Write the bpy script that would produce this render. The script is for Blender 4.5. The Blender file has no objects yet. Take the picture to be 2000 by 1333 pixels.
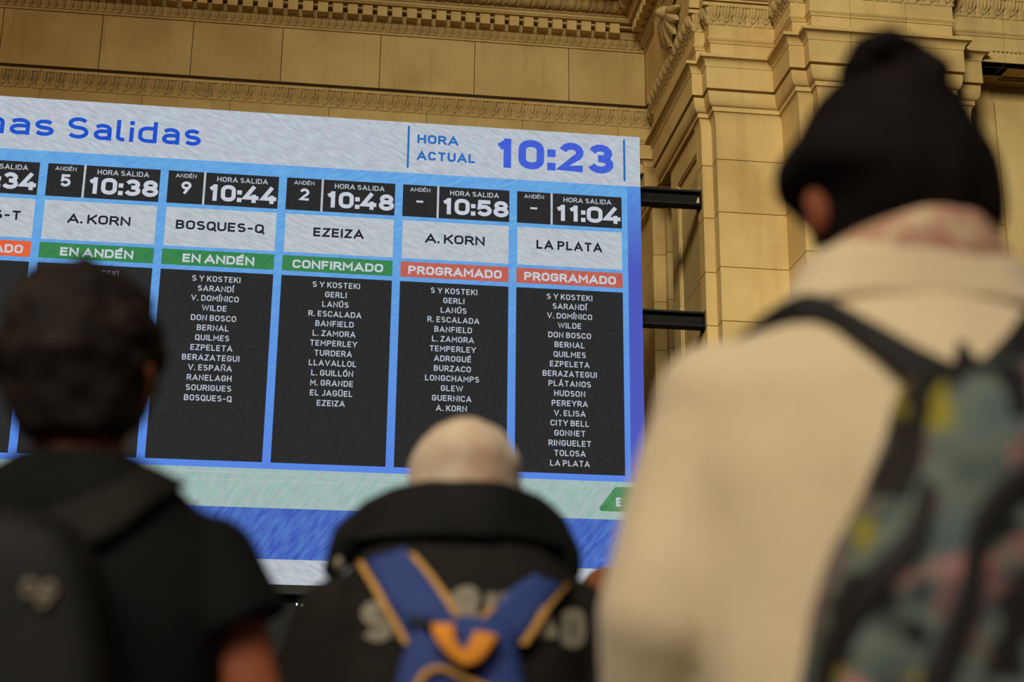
import bpy, bmesh, math, random
from mathutils import Vector, Matrix, noise
from mathutils.bvhtree import BVHTree

# ------------------------------------------------------------------ scene, camera, light
sc = bpy.context.scene
C = sc.collection
CAMZ = 1.0
YAW, PIT, ROL, FPX = math.radians(7.24837), math.radians(17.36786), math.radians(0.56630), 2941.12
fw = Vector((math.sin(YAW)*math.cos(PIT), math.cos(YAW)*math.cos(PIT), math.sin(PIT)))
rt0 = Vector((math.cos(YAW), -math.sin(YAW), 0)); up0 = rt0.cross(fw)
rt = rt0*math.cos(ROL) + up0*math.sin(ROL); up = up0*math.cos(ROL) - rt0*math.sin(ROL)
cam = bpy.data.cameras.new('camera'); co = bpy.data.objects.new('camera', cam); C.objects.link(co)
m = Matrix((rt, up, -fw)).transposed().to_4x4(); m.translation = Vector((0, 0, CAMZ)); co.matrix_world = m
cam.sensor_width = 36; cam.lens = FPX/2000*36; cam.clip_end = 200; cam.clip_start = 0.05
cam.dof.use_dof = True; cam.dof.focus_distance = 17.0; cam.dof.aperture_fstop = 2.6; cam.dof.aperture_blades = 0
sc.camera = co
sc.view_settings.view_transform = 'Standard'; sc.view_settings.look = 'None'
sc.view_settings.gamma = 1; sc.view_settings.exposure = 0
sc.cycles.use_denoising = True
sc.cycles.max_bounces = 6

w = bpy.data.worlds.new('hall_light'); sc.world = w; w.use_nodes = True
w.node_tree.nodes['Background'].inputs[0].default_value = (1.0, 0.80, 0.58, 1)
w.node_tree.nodes['Background'].inputs[1].default_value = 0.03

def area(name, loc, target, sx, sy, power, col):
    l = bpy.data.lights.new(name, 'AREA'); l.shape = 'RECTANGLE'; l.size = sx; l.size_y = sy; l.energy = power; l.color = col
    o = bpy.data.objects.new(name, l); C.objects.link(o); o.location = loc
    o.rotation_euler = (Vector(target)-Vector(loc)).to_track_quat('-Z', 'Y').to_euler()
    return o
# tall hall windows high behind the photographer, and a warm lamp cornice along the left side
k_ = area('clerestory_window_light', (-0.5, -1.0, 14.0), (6.3, 15.5, 2.5), 7, 4, 780, (1.0, 0.97, 0.76)); k_.data.spread = math.radians(80)
area('side_lamp_light', (-13.0, 7.0, 12.0), (4.3, 17.5, 8), 5, 3, 500, (1.0, 0.72, 0.40))
c_ = area('people_fill_light', (-1.6, -3.0, 5.2), (0.3, 1.7, 1.2), 4, 2.5, 74, (1.0, 0.90, 0.74)); c_.data.spread = math.radians(75)  # added fill, narrowed onto the people's backs; no fixture of the hall

def P(x, y, Y):
    """point of the place seen at pixel x, y of the photograph at depth Y"""
    d = fw*FPX + rt*(x-1000) - up*(y-666.5)
    return Vector((0, 0, CAMZ)) + d*(Y/d.y)
def ray(x, y):
    return (fw*FPX + rt*(x-1000) - up*(y-666.5)).normalized()

# ------------------------------------------------------------------ materials
def lin(c): return tuple(((v/255)/12.92 if v/255 <= .04045 else ((v/255+.055)/1.055)**2.4) for v in c) + (1,)
def mat(name, col, rough=.8, metal=0, spec=.3):
    m = bpy.data.materials.new(name); m.use_nodes = True
    b = m.node_tree.nodes['Principled BSDF']
    b.inputs['Base Color'].default_value = lin(col); b.inputs['Roughness'].default_value = rough
    b.inputs['Metallic'].default_value = metal; b.inputs['Specular IOR Level'].default_value = spec
    return m
def ramp(nt, stops):
    r = nt.nodes.new('ShaderNodeValToRGB'); e = r.color_ramp.elements
    while len(e) < len(stops): e.new(.5)
    for k, (p, c) in enumerate(stops): e[k].position = p; e[k].color = lin(c)
    return r
def coords(nt, scale=(1, 1, 1), kind='Object'):
    t = nt.nodes.new('ShaderNodeTexCoord'); mp = nt.nodes.new('ShaderNodeMapping'); mp.inputs['Scale'].default_value = scale
    nt.links.new(t.outputs[kind], mp.inputs['Vector']); return mp.outputs['Vector']
def noisy(nt, vec, scale, detail=4, rough=.55):
    n = nt.nodes.new('ShaderNodeTexNoise'); n.inputs['Scale'].default_value = scale
    n.inputs['Detail'].default_value = detail; n.inputs['Roughness'].default_value = rough
    nt.links.new(vec, n.inputs['Vector']); return n.outputs['Fac']
def bump(nt, fac, strength, dist):
    b = nt.nodes.new('ShaderNodeBump'); b.inputs['Strength'].default_value = strength; b.inputs['Distance'].default_value = dist
    nt.links.new(fac, b.inputs['Height']); nt.links.new(b.outputs['Normal'], nt.nodes['Principled BSDF'].inputs['Normal'])
def noise_mat(name, stops, scale=3, rough=.85, b=(.2, .01, 40), stretch=(1, 1, 1), detail=5, spec=.2, sheen=0):
    m = mat(name, stops[0][1], rough, 0, spec); nt = m.node_tree
    v = coords(nt, stretch); f = noisy(nt, v, scale, detail); r = ramp(nt, stops)
    nt.links.new(f, r.inputs['Fac']); nt.links.new(r.outputs['Color'], nt.nodes['Principled BSDF'].inputs['Base Color'])
    if b: bump(nt, noisy(nt, coords(nt), b[2], 3), b[0], b[1])
    if sheen: nt.nodes['Principled BSDF'].inputs['Sheen Weight'].default_value = sheen
    return m
def stone_mat(name, a, b_, c):
    m = mat(name, a, .82, 0, .25); nt = m.node_tree; L = nt.links; bs = nt.nodes['Principled BSDF']
    v = coords(nt, (1, 1, 1), 'Object')
    big = noisy(nt, v, .9, 5, .6); r = ramp(nt, [(.3, b_), (.52, a), (.72, c)]); L.new(big, r.inputs['Fac'])
    st = noisy(nt, coords(nt, (3.2, 3.2, .35)), 1.6, 5, .65)           # rain-like vertical grime
    r2 = ramp(nt, [(.22, (140, 126, 100)), (.48, (255, 255, 255))]); L.new(st, r2.inputs['Fac'])
    mx = nt.nodes.new('ShaderNodeMixRGB'); mx.blend_type = 'MULTIPLY'; mx.inputs[0].default_value = .28
    L.new(r.outputs[0], mx.inputs[1]); L.new(r2.outputs[0], mx.inputs[2])
    sp = noisy(nt, v, 34, 3, .7); r3 = ramp(nt, [(.24, (70, 52, 32)), (.31, (255, 255, 255))]); L.new(sp, r3.inputs['Fac'])
    mx2 = nt.nodes.new('ShaderNodeMixRGB'); mx2.blend_type = 'MULTIPLY'; mx2.inputs[0].default_value = .5
    L.new(mx.outputs[0], mx2.inputs[1]); L.new(r3.outputs[0], mx2.inputs[2])
    oi = nt.nodes.new('ShaderNodeObjectInfo'); mr = nt.nodes.new('ShaderNodeMapRange')
    mr.inputs['To Min'].default_value = .90; mr.inputs['To Max'].default_value = 1.06
    L.new(oi.outputs['Random'], mr.inputs['Value'])
    hv = nt.nodes.new('ShaderNodeHueSaturation'); L.new(mr.outputs[0], hv.inputs['Value']); L.new(mx2.outputs[0], hv.inputs['Color'])
    L.new(hv.outputs[0], bs.inputs['Base Color'])
    bump(nt, noisy(nt, v, 22, 5), .25, .01)
    return m
STONE = stone_mat('stone', (203, 172, 114), (188, 154, 98), (214, 184, 126))
CARVED = stone_mat('carved_stone', (190, 160, 106), (168, 138, 88), (204, 174, 118))
GAP = mat('joint_shadow', (58, 42, 24), .95)

# ------------------------------------------------------------------ object helpers
def link(name, verts, faces, mt, parent=None, smooth=False):
    me = bpy.data.meshes.new(name); me.from_pydata([tuple(v) for v in verts], [], faces); me.update()
    return link_me(name, me, mt, parent, smooth)
def link_me(name, me, mt, parent=None, smooth=False):
    if mt and not me.materials: me.materials.append(mt)
    if smooth:
        for p in me.polygons: p.use_smooth = True
    o = bpy.data.objects.new(name, me); C.objects.link(o)
    if parent: o.parent = parent
    return o
def fixn(me):
    b = bmesh.new(); b.from_mesh(me); bmesh.ops.recalc_face_normals(b, faces=b.faces); b.to_mesh(me); b.free()
def empty(name, loc=(0, 0, 0), **k):
    o = bpy.data.objects.new(name, None); C.objects.link(o); o.location = loc; o.empty_display_size = .1
    for a, b in k.items(): o[a] = b
    return o
def thing(name, label, cat, loc=(0, 0, 0), group=None):
    o = empty(name, loc, label=label, category=cat)
    if group: o['group'] = group
    return o
def box(name, x0, x1, y0, y1, z0, z1, mt, parent=None, bev=0):
    """z relative to the lens height, as measured"""
    z0 += CAMZ; z1 += CAMZ
    b = bmesh.new(); bmesh.ops.create_cube(b, size=1)
    for v in b.verts:
        v.co = Vector(((x0+x1)/2+v.co.x*(x1-x0), (y0+y1)/2+v.co.y*(y1-y0), (z0+z1)/2+v.co.z*(z1-z0)))
    if bev: bmesh.ops.bevel(b, geom=b.edges[:], offset=bev, segments=1, affect='EDGES')
    me = bpy.data.meshes.new(name); b.to_mesh(me); b.free()
    return link_me(name, me, mt, parent)

def mitres(path):
    path = [Vector(p) for p in path]; n = len(path); out = []
    nor = []
    for i in range(n-1):
        d = (path[i+1]-path[i]).normalized(); nor.append(Vector((d.y, -d.x)))
    for i in range(n):
        if i == 0: out.append(nor[0])
        elif i == n-1: out.append(nor[-1])
        else: a, b = nor[i-1], nor[i]; out.append((a+b)/(1+a.dot(b)))
    return path, out
def sweep(name, path, prof, mt, parent=None, smooth=False):
    """profile of (offset, height) carried along a plan path, one closed solid; heights relative to lens"""
    pts, mi = mitres(path); k = len(prof); V = []; F = []
    for p, q in zip(pts, mi):
        for o, z in prof: V.append((p.x+q.x*o, p.y+q.y*o, z+CAMZ))
    for i in range(len(pts)-1):
        for j in range(k):
            a = i*k+j; b = i*k+(j+1) % k
            F.append((a, b, b+k, a+k))
    F.append(tuple(range(k))); F.append(tuple(range((len(pts)-1)*k, len(pts)*k))[::-1])
    me = bpy.data.meshes.new(name); me.from_pydata(V, [], F); fixn(me)
    return link_me(name, me, mt, parent, smooth)
def curve_pts(o0, z0, o1, z1, kind, n=7):
    """quarter round (ovolo), hollow (cavetto) or s curve (cyma) between two profile points"""
    r = []
    for i in range(n+1):
        t = i/n
        if kind == 'ovolo': s = math.sin(t*math.pi/2); c = 1-math.cos(t*math.pi/2); r.append((o0+(o1-o0)*s, z0+(z1-z0)*c))
        elif kind == 'cavetto': s = math.sin(t*math.pi/2); c = 1-math.cos(t*math.pi/2); r.append((o0+(o1-o0)*c, z0+(z1-z0)*s))
        else: r.append((o0+(o1-o0)*(.5-.5*math.cos(t*math.pi)), z0+(z1-z0)*t))
    return r

def tile_mesh(name, pitch, prof, hfun, nu=14, nv=12):
    """one carved unit of an ornamented moulding: profile surface with the relief pushed out along its normal"""
    L = [0]
    for a, b in zip(prof, prof[1:]): L.append(L[-1]+math.hypot(b[0]-a[0], b[1]-a[1]))
    V = []; F = []
    for j in range(nv+1):
        s = L[-1]*j/nv
        i = 0
        while i < len(prof)-2 and L[i+1] < s: i += 1
        t = (s-L[i])/(L[i+1]-L[i]); o = prof[i][0]+(prof[i+1][0]-prof[i][0])*t; z = prof[i][1]+(prof[i+1][1]-prof[i][1])*t
        dx = prof[i+1][0]-prof[i][0]; dz = prof[i+1][1]-prof[i][1]; l = math.hypot(dx, dz); no, nz = dz/l, -dx/l
        for k in range(nu+1):
            u = k/nu; h = hfun(u, j/nv)
            V.append(((u-.5)*pitch, -(o+no*h), z+nz*h))
    for j in range(nv):
        for k in range(nu):
            a = j*(nu+1)+k; F.append((a, a+1, a+nu+2, a+nu+1))
    me = bpy.data.meshes.new(name); me.from_pydata(V, [], F); me.update()
    for p in me.polygons: p.use_smooth = True
    me.materials.append(CARVED); return me
def row(name, me, pitch, path, zbase, off, parent, limit=400, trim=True):
    """carved units side by side along every straight run of the plan path, mitred in by length"""
    pts, mi = mitres(path); n = 0
    for i in range(len(pts)-1):
        a = pts[i]+mi[i]*off; b = pts[i+1]+mi[i+1]*off; d = b-a; ln = d.length
        if ln < pitch*.45: continue
        k = max(1, round(ln/pitch)); ang = math.atan2(d.y, d.x); base_a = pts[i]; dirn = d.normalized()
        nrm = Vector((dirn.y, -dirn.x))
        for j in range(k):
            c = a+dirn*(ln*(j+.5)/k)-nrm*off
            o = link_me(name, me, None, parent); o.location = (c.x, c.y, zbase+CAMZ)
            o.rotation_euler = (0, 0, ang); o.scale = (ln/k/pitch, 1, 1); n += 1
    return n
def sm(a, b, x):
    t = min(1, max(0, (x-a)/(b-a))); return t*t*(3-2*t)
def leaf_h(u, v):                                   # v 0 bottom .. 1 top
    x = abs(u-.5)*2; wv = .86*math.sqrt(max(0, min(1, (v-.22)/.42))) if v < .64 else .86
    d = wv-x
    h = .042*sm(-.02, .08, d)-.036*sm(.13, .22, d)+.038*sm(.28, .6, d)*(1 if x > .10 else .15)
    dart = .026*sm(0, .12, (1-x)*.9+.02-abs(v-.30)*.9) if v < .60 else 0
    bead = .022*sm(.11, .03, abs(v-.07))*(.2 if .44 < u < .56 else 1)
    return max(h*sm(.10, .2, v), dart*.8*sm(.12, .2, v), 0)+bead-.006
def small_leaf_h(u, v):
    x = abs(u-.5)*2; wv = .84*math.sqrt(max(0, min(1, (v-.08)/.45))) if v < .53 else .84
    d = wv-x
    return max(0, .022*sm(-.05, .12, d)-.014*sm(.2, .4, d)+.014*sm(.45, .8, d))+.008*sm(.1, .02, v)-.003
def egg_h(u, v):
    x = abs(u-.5)*2; r = math.hypot(x/.52, (v-.62)/.52)
    egg = .034*math.sqrt(max(0, 1-r*r))
    shell = .020*sm(.16, .04, abs(math.hypot(x/.80, (v-.60)/.66 if v < .6 else 0)-1)) if v > .0 else 0
    dart = .018*sm(.12, .02, 1-x)*sm(.0, .3, v)
    return max(egg, shell, dart)
def bead_h(u, v):
    rod = .012*math.sin(math.pi*v)
    return rod*(1 if .14 < u < .86 else (.5 if .05 < u < .10 or .9 < u < .95 else .95 if u < .14 or u > .86 else 1))

# ------------------------------------------------------------------ the stone hall
BACKP = [(-9.2, 18.95), (4.42, 18.95), (4.42, 18.30)]
BACKC = [(-9.2, 18.95), (4.42, 18.95), (4.42, 17.30)]
PIERA = [(4.48, 18.34), (4.335, 18.34), (4.335, 16.18), (4.46, 16.18), (4.46, 15.97), (5.28, 15.97), (5.28, 15.32), (5.46, 15.32), (5.46, 15.15),
         (7.08, 15.15), (7.08, 15.34), (12.5, 15.34)]
PIERC = [(4.48, 18.12), (4.335, 18.12), (4.335, 16.18), (4.46, 16.18), (4.46, 15.97), (5.28, 15.97), (5.28, 15.32), (5.46, 15.32), (5.46, 15.15),
         (7.08, 15.15), (7.08, 15.38), (7.40, 15.38), (7.40, 15.84)]
PIERF = [(4.40, 17.80), (4.335, 17.80), (4.335, 16.18), (4.46, 16.18), (4.46, 15.97), (5.28, 15.97), (5.28, 15.32), (5.46, 15.32), (5.46, 15.15),
         (7.08, 15.15), (7.08, 15.34), (12.5, 15.34)]

wall_back = empty('wall_back', (0, 0, 0), kind='structure')
wall_right = empty('wall_right', (0, 0, 0), kind='structure')
trim1 = empty('trim_1', (0, 0, 0), kind='structure')   # entablature of the back wall
trim2 = empty('trim_2', (0, 0, 0), kind='structure')   # entablature and capitals of the pier

# architrave courses
def architrave(path, root, z0, cut_x=None):
    lo = [(-.28, z0), (.05, z0), (.05, 8.925), (.062, 8.93)]+curve_pts(.062, 8.94, .088, 8.985, 'cyma', 4)+[(.088, 8.998), (.03, 8.998), (-.28, 8.998)]
    hi = [(-.28, 9.004), (.065, 9.004), (.065, 9.172), (-.28, 9.172)]
    cap = [(-.28, 9.390), (.150, 9.390), (.150, 9.437), (-.28, 9.437)]
    core = [(-.30, z0+.01), (.035, z0+.01), (.035, 9.18), (.055, 9.21), (.10, 9.37), (.10, 9.40), (-.30, 9.40)]
    sweep('core', path, core, GAP, root)
    return lo, hi, cap
def pieces(name, path, prof, root, cuts):
    """cut a swept course into stones at the joints; cuts are (run index, distance along)"""
    segs = []; pts = [Vector(p) for p in path]; cur = [pts[0]]
    marks = sorted(cuts)
    for i in range(len(pts)-1):
        d = (pts[i+1]-pts[i]); ln = d.length; d.normalize()
        for (r, s) in marks:
            if r == i and 0.02 < s < ln-0.02:
                c = pts[i]+d*s; cur.append(c-d*.003); segs.append(cur); cur = [c+d*.003]
        cur.append(pts[i+1])
    segs.append(cur)
    for s in segs: sweep(name, [tuple(q) for q in s], prof, STONE, root)
lowj = [(0, x+9.2) for x in (-8.0, -6.66, -5.32, -3.99, -2.65, -1.49, -.15, 1.18, 2.52, 3.87)]
lo, hi, cap = architrave(BACKP, trim1, 8.50)
pieces('fascia_stone', BACKP, lo, trim1, lowj); pieces('fascia_stone', BACKP, hi, trim1, lowj); pieces('fillet_stone', BACKP, cap, trim1, lowj)
lo, hi, cap = architrave(PIERA, trim2, 8.60)
pj_ = [(2-1, 1.05), (8, .42), (8, 1.10), (10, .55), (10, 1.9), (10, 3.2)]
lo2 = [(-.28, 8.705)]+[(.05, 8.705)]+lo[2:]
pieces('fascia_stone', PIERA[:11], lo2, trim2, pj_[:4]); pieces('fascia_stone', PIERA[:11], hi, trim2, pj_[:4]); pieces('fillet_stone', PIERA[:11], cap, trim2, pj_[:4])
RA = [(7.20, 15.34), (12.5, 15.34)]; rj = [(0, .66), (0, 1.9), (0, 3.2)]
pieces('fascia_stone', RA, lo, trim2, rj); pieces('fascia_stone', RA, hi, trim2, rj); pieces('fillet_stone', RA, cap, trim2, rj)
# leaf moulding, one carved leaf each
lprof = curve_pts(.062, 9.176, .125, 9.388, 'cyma', 8)
lme = tile_mesh('leaf', .178, lprof, leaf_h, 20, 16)
lback = [(-.2, 9.174), (.052, 9.174), (.112, 9.389), (-.2, 9.389)]
sweep('leaf_backing', BACKP, lback, CARVED, trim1); sweep('leaf_backing', PIERA, lback, CARVED, trim2)
row('leaf', lme, .178, BACKP, 0, .09, trim1); row('leaf', lme, .178, PIERA, 0, .09, trim2)
# bead courses over the capitals: too small to pick apart
def beads(path, z, off, r, root, run):
    V = []; F = []
    for i in run:
        a, b = Vector(path[i]), Vector(path[i+1]); d = (b-a); ln = d.length; d.normalize(); nr = Vector((d.y, -d.x))
        k = int(ln/(r*2.5))
        for j in range(k):
            c = a+d*((j+.5)*ln/k)+nr*off; base = len(V)
            for q in ((1, 0, 0), (0, 1, 0), (-1, 0, 0), (0, -1, 0), (0, 0, 1), (0, 0, -1)):
                V.append((c.x+q[0]*r, c.y+q[1]*r, z+CAMZ+q[2]*r))
            for f in ((0, 1, 4), (1, 2, 4), (2, 3, 4), (3, 0, 4), (1, 0, 5), (2, 1, 5), (3, 2, 5), (0, 3, 5)): F.append(tuple(base+t for t in f))
    o = link('bead_course', V, F, CARVED, root, True); o['kind'] = 'stuff'
beads(PIERA, 8.745, .056, .022, trim2, (4, 8, 10)); beads(BACKP, 8.745, .056, .022, trim1, (0,))

# frieze blocks on the back wall
fx = [-8.6+1.30*k for k in range(0, 4)] + [-3.25, -2.04, -.83, .515, 1.825, 3.155, 4.25]
fx = [-9.2, -8.45, -7.15, -5.85, -4.55]+fx[4:]
for a, b in zip(fx, fx[1:]): box('frieze_stone', a+.004, b-.004, 18.78, 19.3, 9.468, 10.283, STONE, wall_back, .004)
box('frieze_stone', 4.25, 4.6, 17.7, 18.776, 9.468, 10.283, STONE, wall_back, .004)
box('frieze_core', -9.2, 4.3, 18.80, 19.4, 9.43, 10.30, GAP, wall_back)
box('upper_core', -9.2, 4.9, 18.97, 19.6, 8.5, 13.0, GAP, wall_back)
# frieze of the pier
frz = [(-.4, 9.468), (.14, 9.468), (.14, 12.2), (-.4, 12.2)]
pieces('frieze_stone', PIERF, frz, wall_right, [(8, .42), (8, 1.10), (10, .7)])
# recessed panel frames low on the pier frieze
for (x0, x1, y) in ((4.56, 5.18, 15.83), (5.62, 7.0, 15.01)):
    for (a, b, c, d) in ((x0-.06, x0, 9.56, 10.6), (x1, x1+.06, 9.56, 10.6), (x0-.06, x1+.06, 9.50, 9.56)):
        box('panel_moulding', a, b, y-.028, y+.02, c, d, CARVED, wall_right, .008)

# cornice of the back wall: small leaf course, dentils, bead, eggs, soffit
sweep('fillet_stone', BACKC, [(-.3, 10.285), (.19, 10.285), (.19, 10.318), (-.3, 10.318)], STONE, trim1)
sprof = curve_pts(.196, 10.318, .245, 10.43, 'cyma', 6)
sme = tile_mesh('leaf', .107, sprof, small_leaf_h, 10, 9)
row('leaf', sme, .107, [(-6.0, 18.95), (4.42, 18.95), (4.42, 17.30)], 0, .22, trim1)
sweep('dentil_backing', BACKC, [(-.3, 10.30), (.175, 10.30), (.21, 10.43), (.27, 10.432), (.27, 10.60), (.45, 10.60), (.45, 10.62), (-.3, 10.62)], CARVED, trim1)
dent = bmesh.new(); bmesh.ops.create_cube(dent, size=1)
for v in dent.verts: v.co = Vector((v.co.x*.138, -(.335+v.co.y*.15), v.co.z*.172))
bmesh.ops.bevel(dent, geom=dent.edges[:], offset=.004, segments=1, affect='EDGES')
dme = bpy.data.meshes.new('dentil'); dent.to_mesh(dme); dent.free(); dme.materials.append(STONE)
def dentils(a, b, first, pitch=.2035):
    a, b = Vector(a), Vector(b); d = (b-a).normalized(); ang = math.atan2(d.y, d.x); s = first; n = 0
    while s < (b-a).length:
        c = a+d*s; o = link_me('dentil', dme, None, trim1); o.location = (c.x, c.y, 10.533+CAMZ); o.rotation_euler = (0, 0, ang)
        s += pitch; n += 1
dentils((-6.3, 18.95), (3.95, 18.95), (3.158+6.3) % .2035, .2035)
dentils((4.42, 18.50), (4.42, 17.3), .1)
sweep('dentil_rail', BACKC, [(.30, 10.555), (.37, 10.555), (.37, 10.590), (.30, 10.590)], CARVED, trim1)
sweep('fillet_stone', BACKC, [(-.3, 10.622), (.46, 10.622), (.475, 10.655), (-.3, 10.655)], STONE, trim1)
bme = tile_mesh('bead', .205, [(.478, 10.657), (.486, 10.675), (.490, 10.692)], bead_h, 14, 4)
row('bead', bme, .205, [(-1.5, 18.95), (4.42, 18.95), (4.42, 17.30)], 0, .49, trim1)
eprof = curve_pts(.50, 10.695, .62, 10.825, 'ovolo', 8)
eme = tile_mesh('egg', .205, eprof, egg_h, 18, 14)
row('egg', eme, .205, [(-1.5, 18.95), (4.42, 18.95), (4.42, 17.30)], 0, .56, trim1)
sweep('egg_backing', BACKC, [(-.3, 10.657), (.47, 10.657), (.60, 10.83), (.66, 10.832), (.66, 10.87), (1.15, 10.87), (1.15, 11.15), (1.3, 11.3), (-.3, 11.3)], CARVED, trim1)

# pier capitals (doric): annulet, echinus, abacus, cyma and fillet
capp = ([(-.3, 8.03), (.045, 8.03), (.045, 8.083)]+curve_pts(.052, 8.088, .105, 8.235, 'ovolo', 8)+[(.105, 8.262), (.06, 8.264), (.06, 8.287),
        (.13, 8.287), (.13, 8.566)]+curve_pts(.138, 8.570, .20, 8.658, 'cavetto', 6)+[(.215, 8.662), (.215, 8.70), (-.3, 8.70)])
pieces('capital', PIERC, capp, trim2, [(8, .38), (8, 1.1)])
# shafts: courses of stone, hollow flare under the annulet
zj = [8.026, 7.418, 6.743, 6.058, 5.398, 4.72, 4.04, 3.36, 2.68, 2.0, 1.3, .6, -.2, -1.0]
runs = [[(4.335, 16.43), (4.335, 16.18), (4.48, 16.18)], [(4.46, 16.16), (4.46, 15.97), (5.28, 15.97), (5.28, 15.345)],
        [(5.28, 15.335), (5.28, 15.32), (5.46, 15.32)], [(5.46, 15.30), (5.46, 15.15), (6.27, 15.15)], [(6.276, 15.15), (7.08, 15.15), (7.08, 15.36)],
        [(7.086, 15.38), (7.40, 15.38), (7.40, 15.84)]]
for k in range(len(zj)-1):
    t, b = zj[k], zj[k+1]+.007
    for rr in runs:
        top = [(0, t-.004), (-.004, t)] if k else curve_pts(0, t-.17, .034, t, 'cavetto', 5)
        sweep('shaft_stone', rr, [(-.15, b), (-.004, b), (0, b+.004)]+top+[(-.15, t)], STONE, wall_right)
    # left face with its sunk panel
    sweep('shaft_stone', [(4.60, 17.77), (4.335, 17.77), (4.335, 17.43)], [(-.1, b), (0, b), (0, t), (-.1, t)], STONE, wall_right)
    if k == 0:
        sweep('shaft_stone', [(4.335, 17.43), (4.335, 16.43)], [(-.1, 7.70), (0, 7.70), (0, t), (-.1, t)], STONE, wall_right)
        t = 7.70
    sweep('sunk_panel', [(4.375, 17.44), (4.375, 16.42)], [(-.1, b), (0, b), (0, t), (-.1, t)], STONE, wall_right)
for ya, yb in ((17.43, 17.405), (16.455, 16.43)):
    sweep('panel_moulding', [(4.335, ya), (4.335, yb)], [(-.1, -1.0), (-.012, -1.0), (-.012, 7.70), (-.1, 7.70)], CARVED, wall_right)
sweep('panel_moulding', [(4.335, 17.43), (4.335, 16.43)], [(-.1, 7.67), (-.012, 7.67), (-.012, 7.70), (-.1, 7.70)], CARVED, wall_right)
box('shaft_core', 4.39, 12.5, 16.25, 17.72, -1, 9.4, GAP, wall_right)
box('shaft_core', 4.49, 5.24, 16.02, 16.6, -1, 9.4, GAP, wall_right); box('shaft_core', 5.31, 7.36, 15.43, 16.6, -1, 8.6, GAP, wall_right)
box('shaft_core', 5.49, 7.04, 15.2, 16.6, -1, 9.4, GAP, wall_right)
box('frieze_core', 4.4, 12.5, 15.95, 17.9, 9.4, 12, GAP, wall_right)
# bay to the right of the pier: soffit with a coffer, wall stones and a raised panel
for (x0, x1, y0, y1) in ((7.3, 12.5, 15.30, 15.42), (7.3, 12.5, 15.74, 15.9), (7.3, 7.95, 15.42, 15.74)):
    box('soffit_stone', x0, x1, y0, y1, 8.60, 8.66, STONE, wall_right, .004)
box('coffer', 7.9, 12.5, 15.40, 15.76, 8.64, 8.72, STONE, wall_right)
for (x0, x1, y0, y1) in ((7.99, 12.5, 15.44, 15.46), (7.99, 12.5, 15.70, 15.72), (7.97, 8.0, 15.44, 15.72)):
    box('coffer_moulding', x0, x1, y0, y1, 8.615, 8.65, CARVED, wall_right)
for k in range(len(zj)-1):
    t = 8.62 if k == 0 else zj[k]; b = zj[k+1]+.007
    box('wall_stone', 7.38, 7.90, 15.84, 16.3, b, t, STONE, wall_right, .004)
    box('wall_stone', 7.90, 12.5, 15.86, 16.3, b, t, STONE, wall_right, .004)
box('raised_panel', 7.93, 9.6, 15.80, 15.86, -1, 8.36, STONE, wall_right, .006)
# far pilaster and wall deep in the bay behind the display
FARP = [(4.36, 20.6), (4.36, 18.99), (4.53, 18.99), (4.53, 18.86), (5.2, 18.86)]
sweep('capital', FARP, capp, STONE, wall_back)
zk = [8.026, 7.325, 6.643, 5.953, 5.27, 4.59, 3.9, 3.2, 2.5, 1.8, 1.0, .2, -1.0]
for k in range(len(zk)-1):
    sweep('shaft_stone', FARP[2:], [(-.2, zk[k+1]+.008), (0, zk[k+1]+.008), (0, zk[k]), (-.2, zk[k])], STONE, wall_back)
    sweep('shaft_stone', [(4.36, 19.15), (4.36, 18.99), (4.53, 18.99)], [(-.1, zk[k+1]+.008), (0, zk[k+1]+.008), (0, zk[k]), (-.1, zk[k])], STONE, wall_back)
    sweep('sunk_panel', [(4.395, 20.6), (4.395, 19.15)], [(-.1, zk[k+1]+.008), (0, zk[k+1]+.008), (0, zk[k]), (-.1, zk[k])], STONE, wall_back)
box('shaft_core', 4.42, 5.2, 19.02, 20.6, -1, 8.5, GAP, wall_back)
nb = 0
for k in range(len(zk)-1):
    x = -9.2+(.45 if k % 2 else 0)
    while x < 4.4:
        x2 = min(x+1.7, 4.4); box('wall_stone', x+.004, x2-.004, 20.6, 20.9, zk[k+1]+.008, zk[k] if k else 8.6, STONE, wall_back); x = x2
box('soffit_stone', -9.2, 4.9, 18.97, 20.9, 8.50, 8.56, STONE, wall_back)
# carved palmette on the side of the pier frieze
def petal(V, F, cx, cy, ang, ln, wd, h):
    """plump petal on the plane X=const; plane coordinates (y, z)"""
    base = len(V); n = 8; mrow = 5
    for i in range(n+1):
        t = i/n; ww = wd*math.sin(math.pi*min(1, .12+t*.85))**.8*(0.35+.65*t)
        for j in range(mrow):
            s = j/(mrow-1)*2-1; hh = h*math.sqrt(max(0, 1-s*s*.96))*(.5+.5*math.sin(math.pi*min(1, t*.9+.1)))-(.25*h if j == 2 and t > .2 else 0)
            a = ln*t; b = ww*s
            V.append((-hh, cy+a*math.cos(ang)-b*math.sin(ang), cx+a*math.sin(ang)+b*math.cos(ang)))
    for i in range(n):
        for j in range(mrow-1):
            a = base+i*mrow+j; F.append((a, a+1, a+mrow+1, a+mrow))
orn = empty('ornament_base', (4.195, 16.88, 9.86+CAMZ)); orn.scale = (1.25, 1.35, 1.05); orn.name = 'palmette'; orn.parent = wall_right
for dz, sg in ((.0, -1), (.03, 1)):
    for k in range(7):
        V = []; F = []; a = math.radians(-90+(k-3)*21) if sg < 0 else math.radians(90+(k-3)*21)
        L = .47-.03*abs(k-3)
        petal(V, F, dz, 0, a, L if sg < 0 else L*.95, .085, .13); o = link('petal', V, F, CARVED, orn, True)
V = []; F = []
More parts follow.
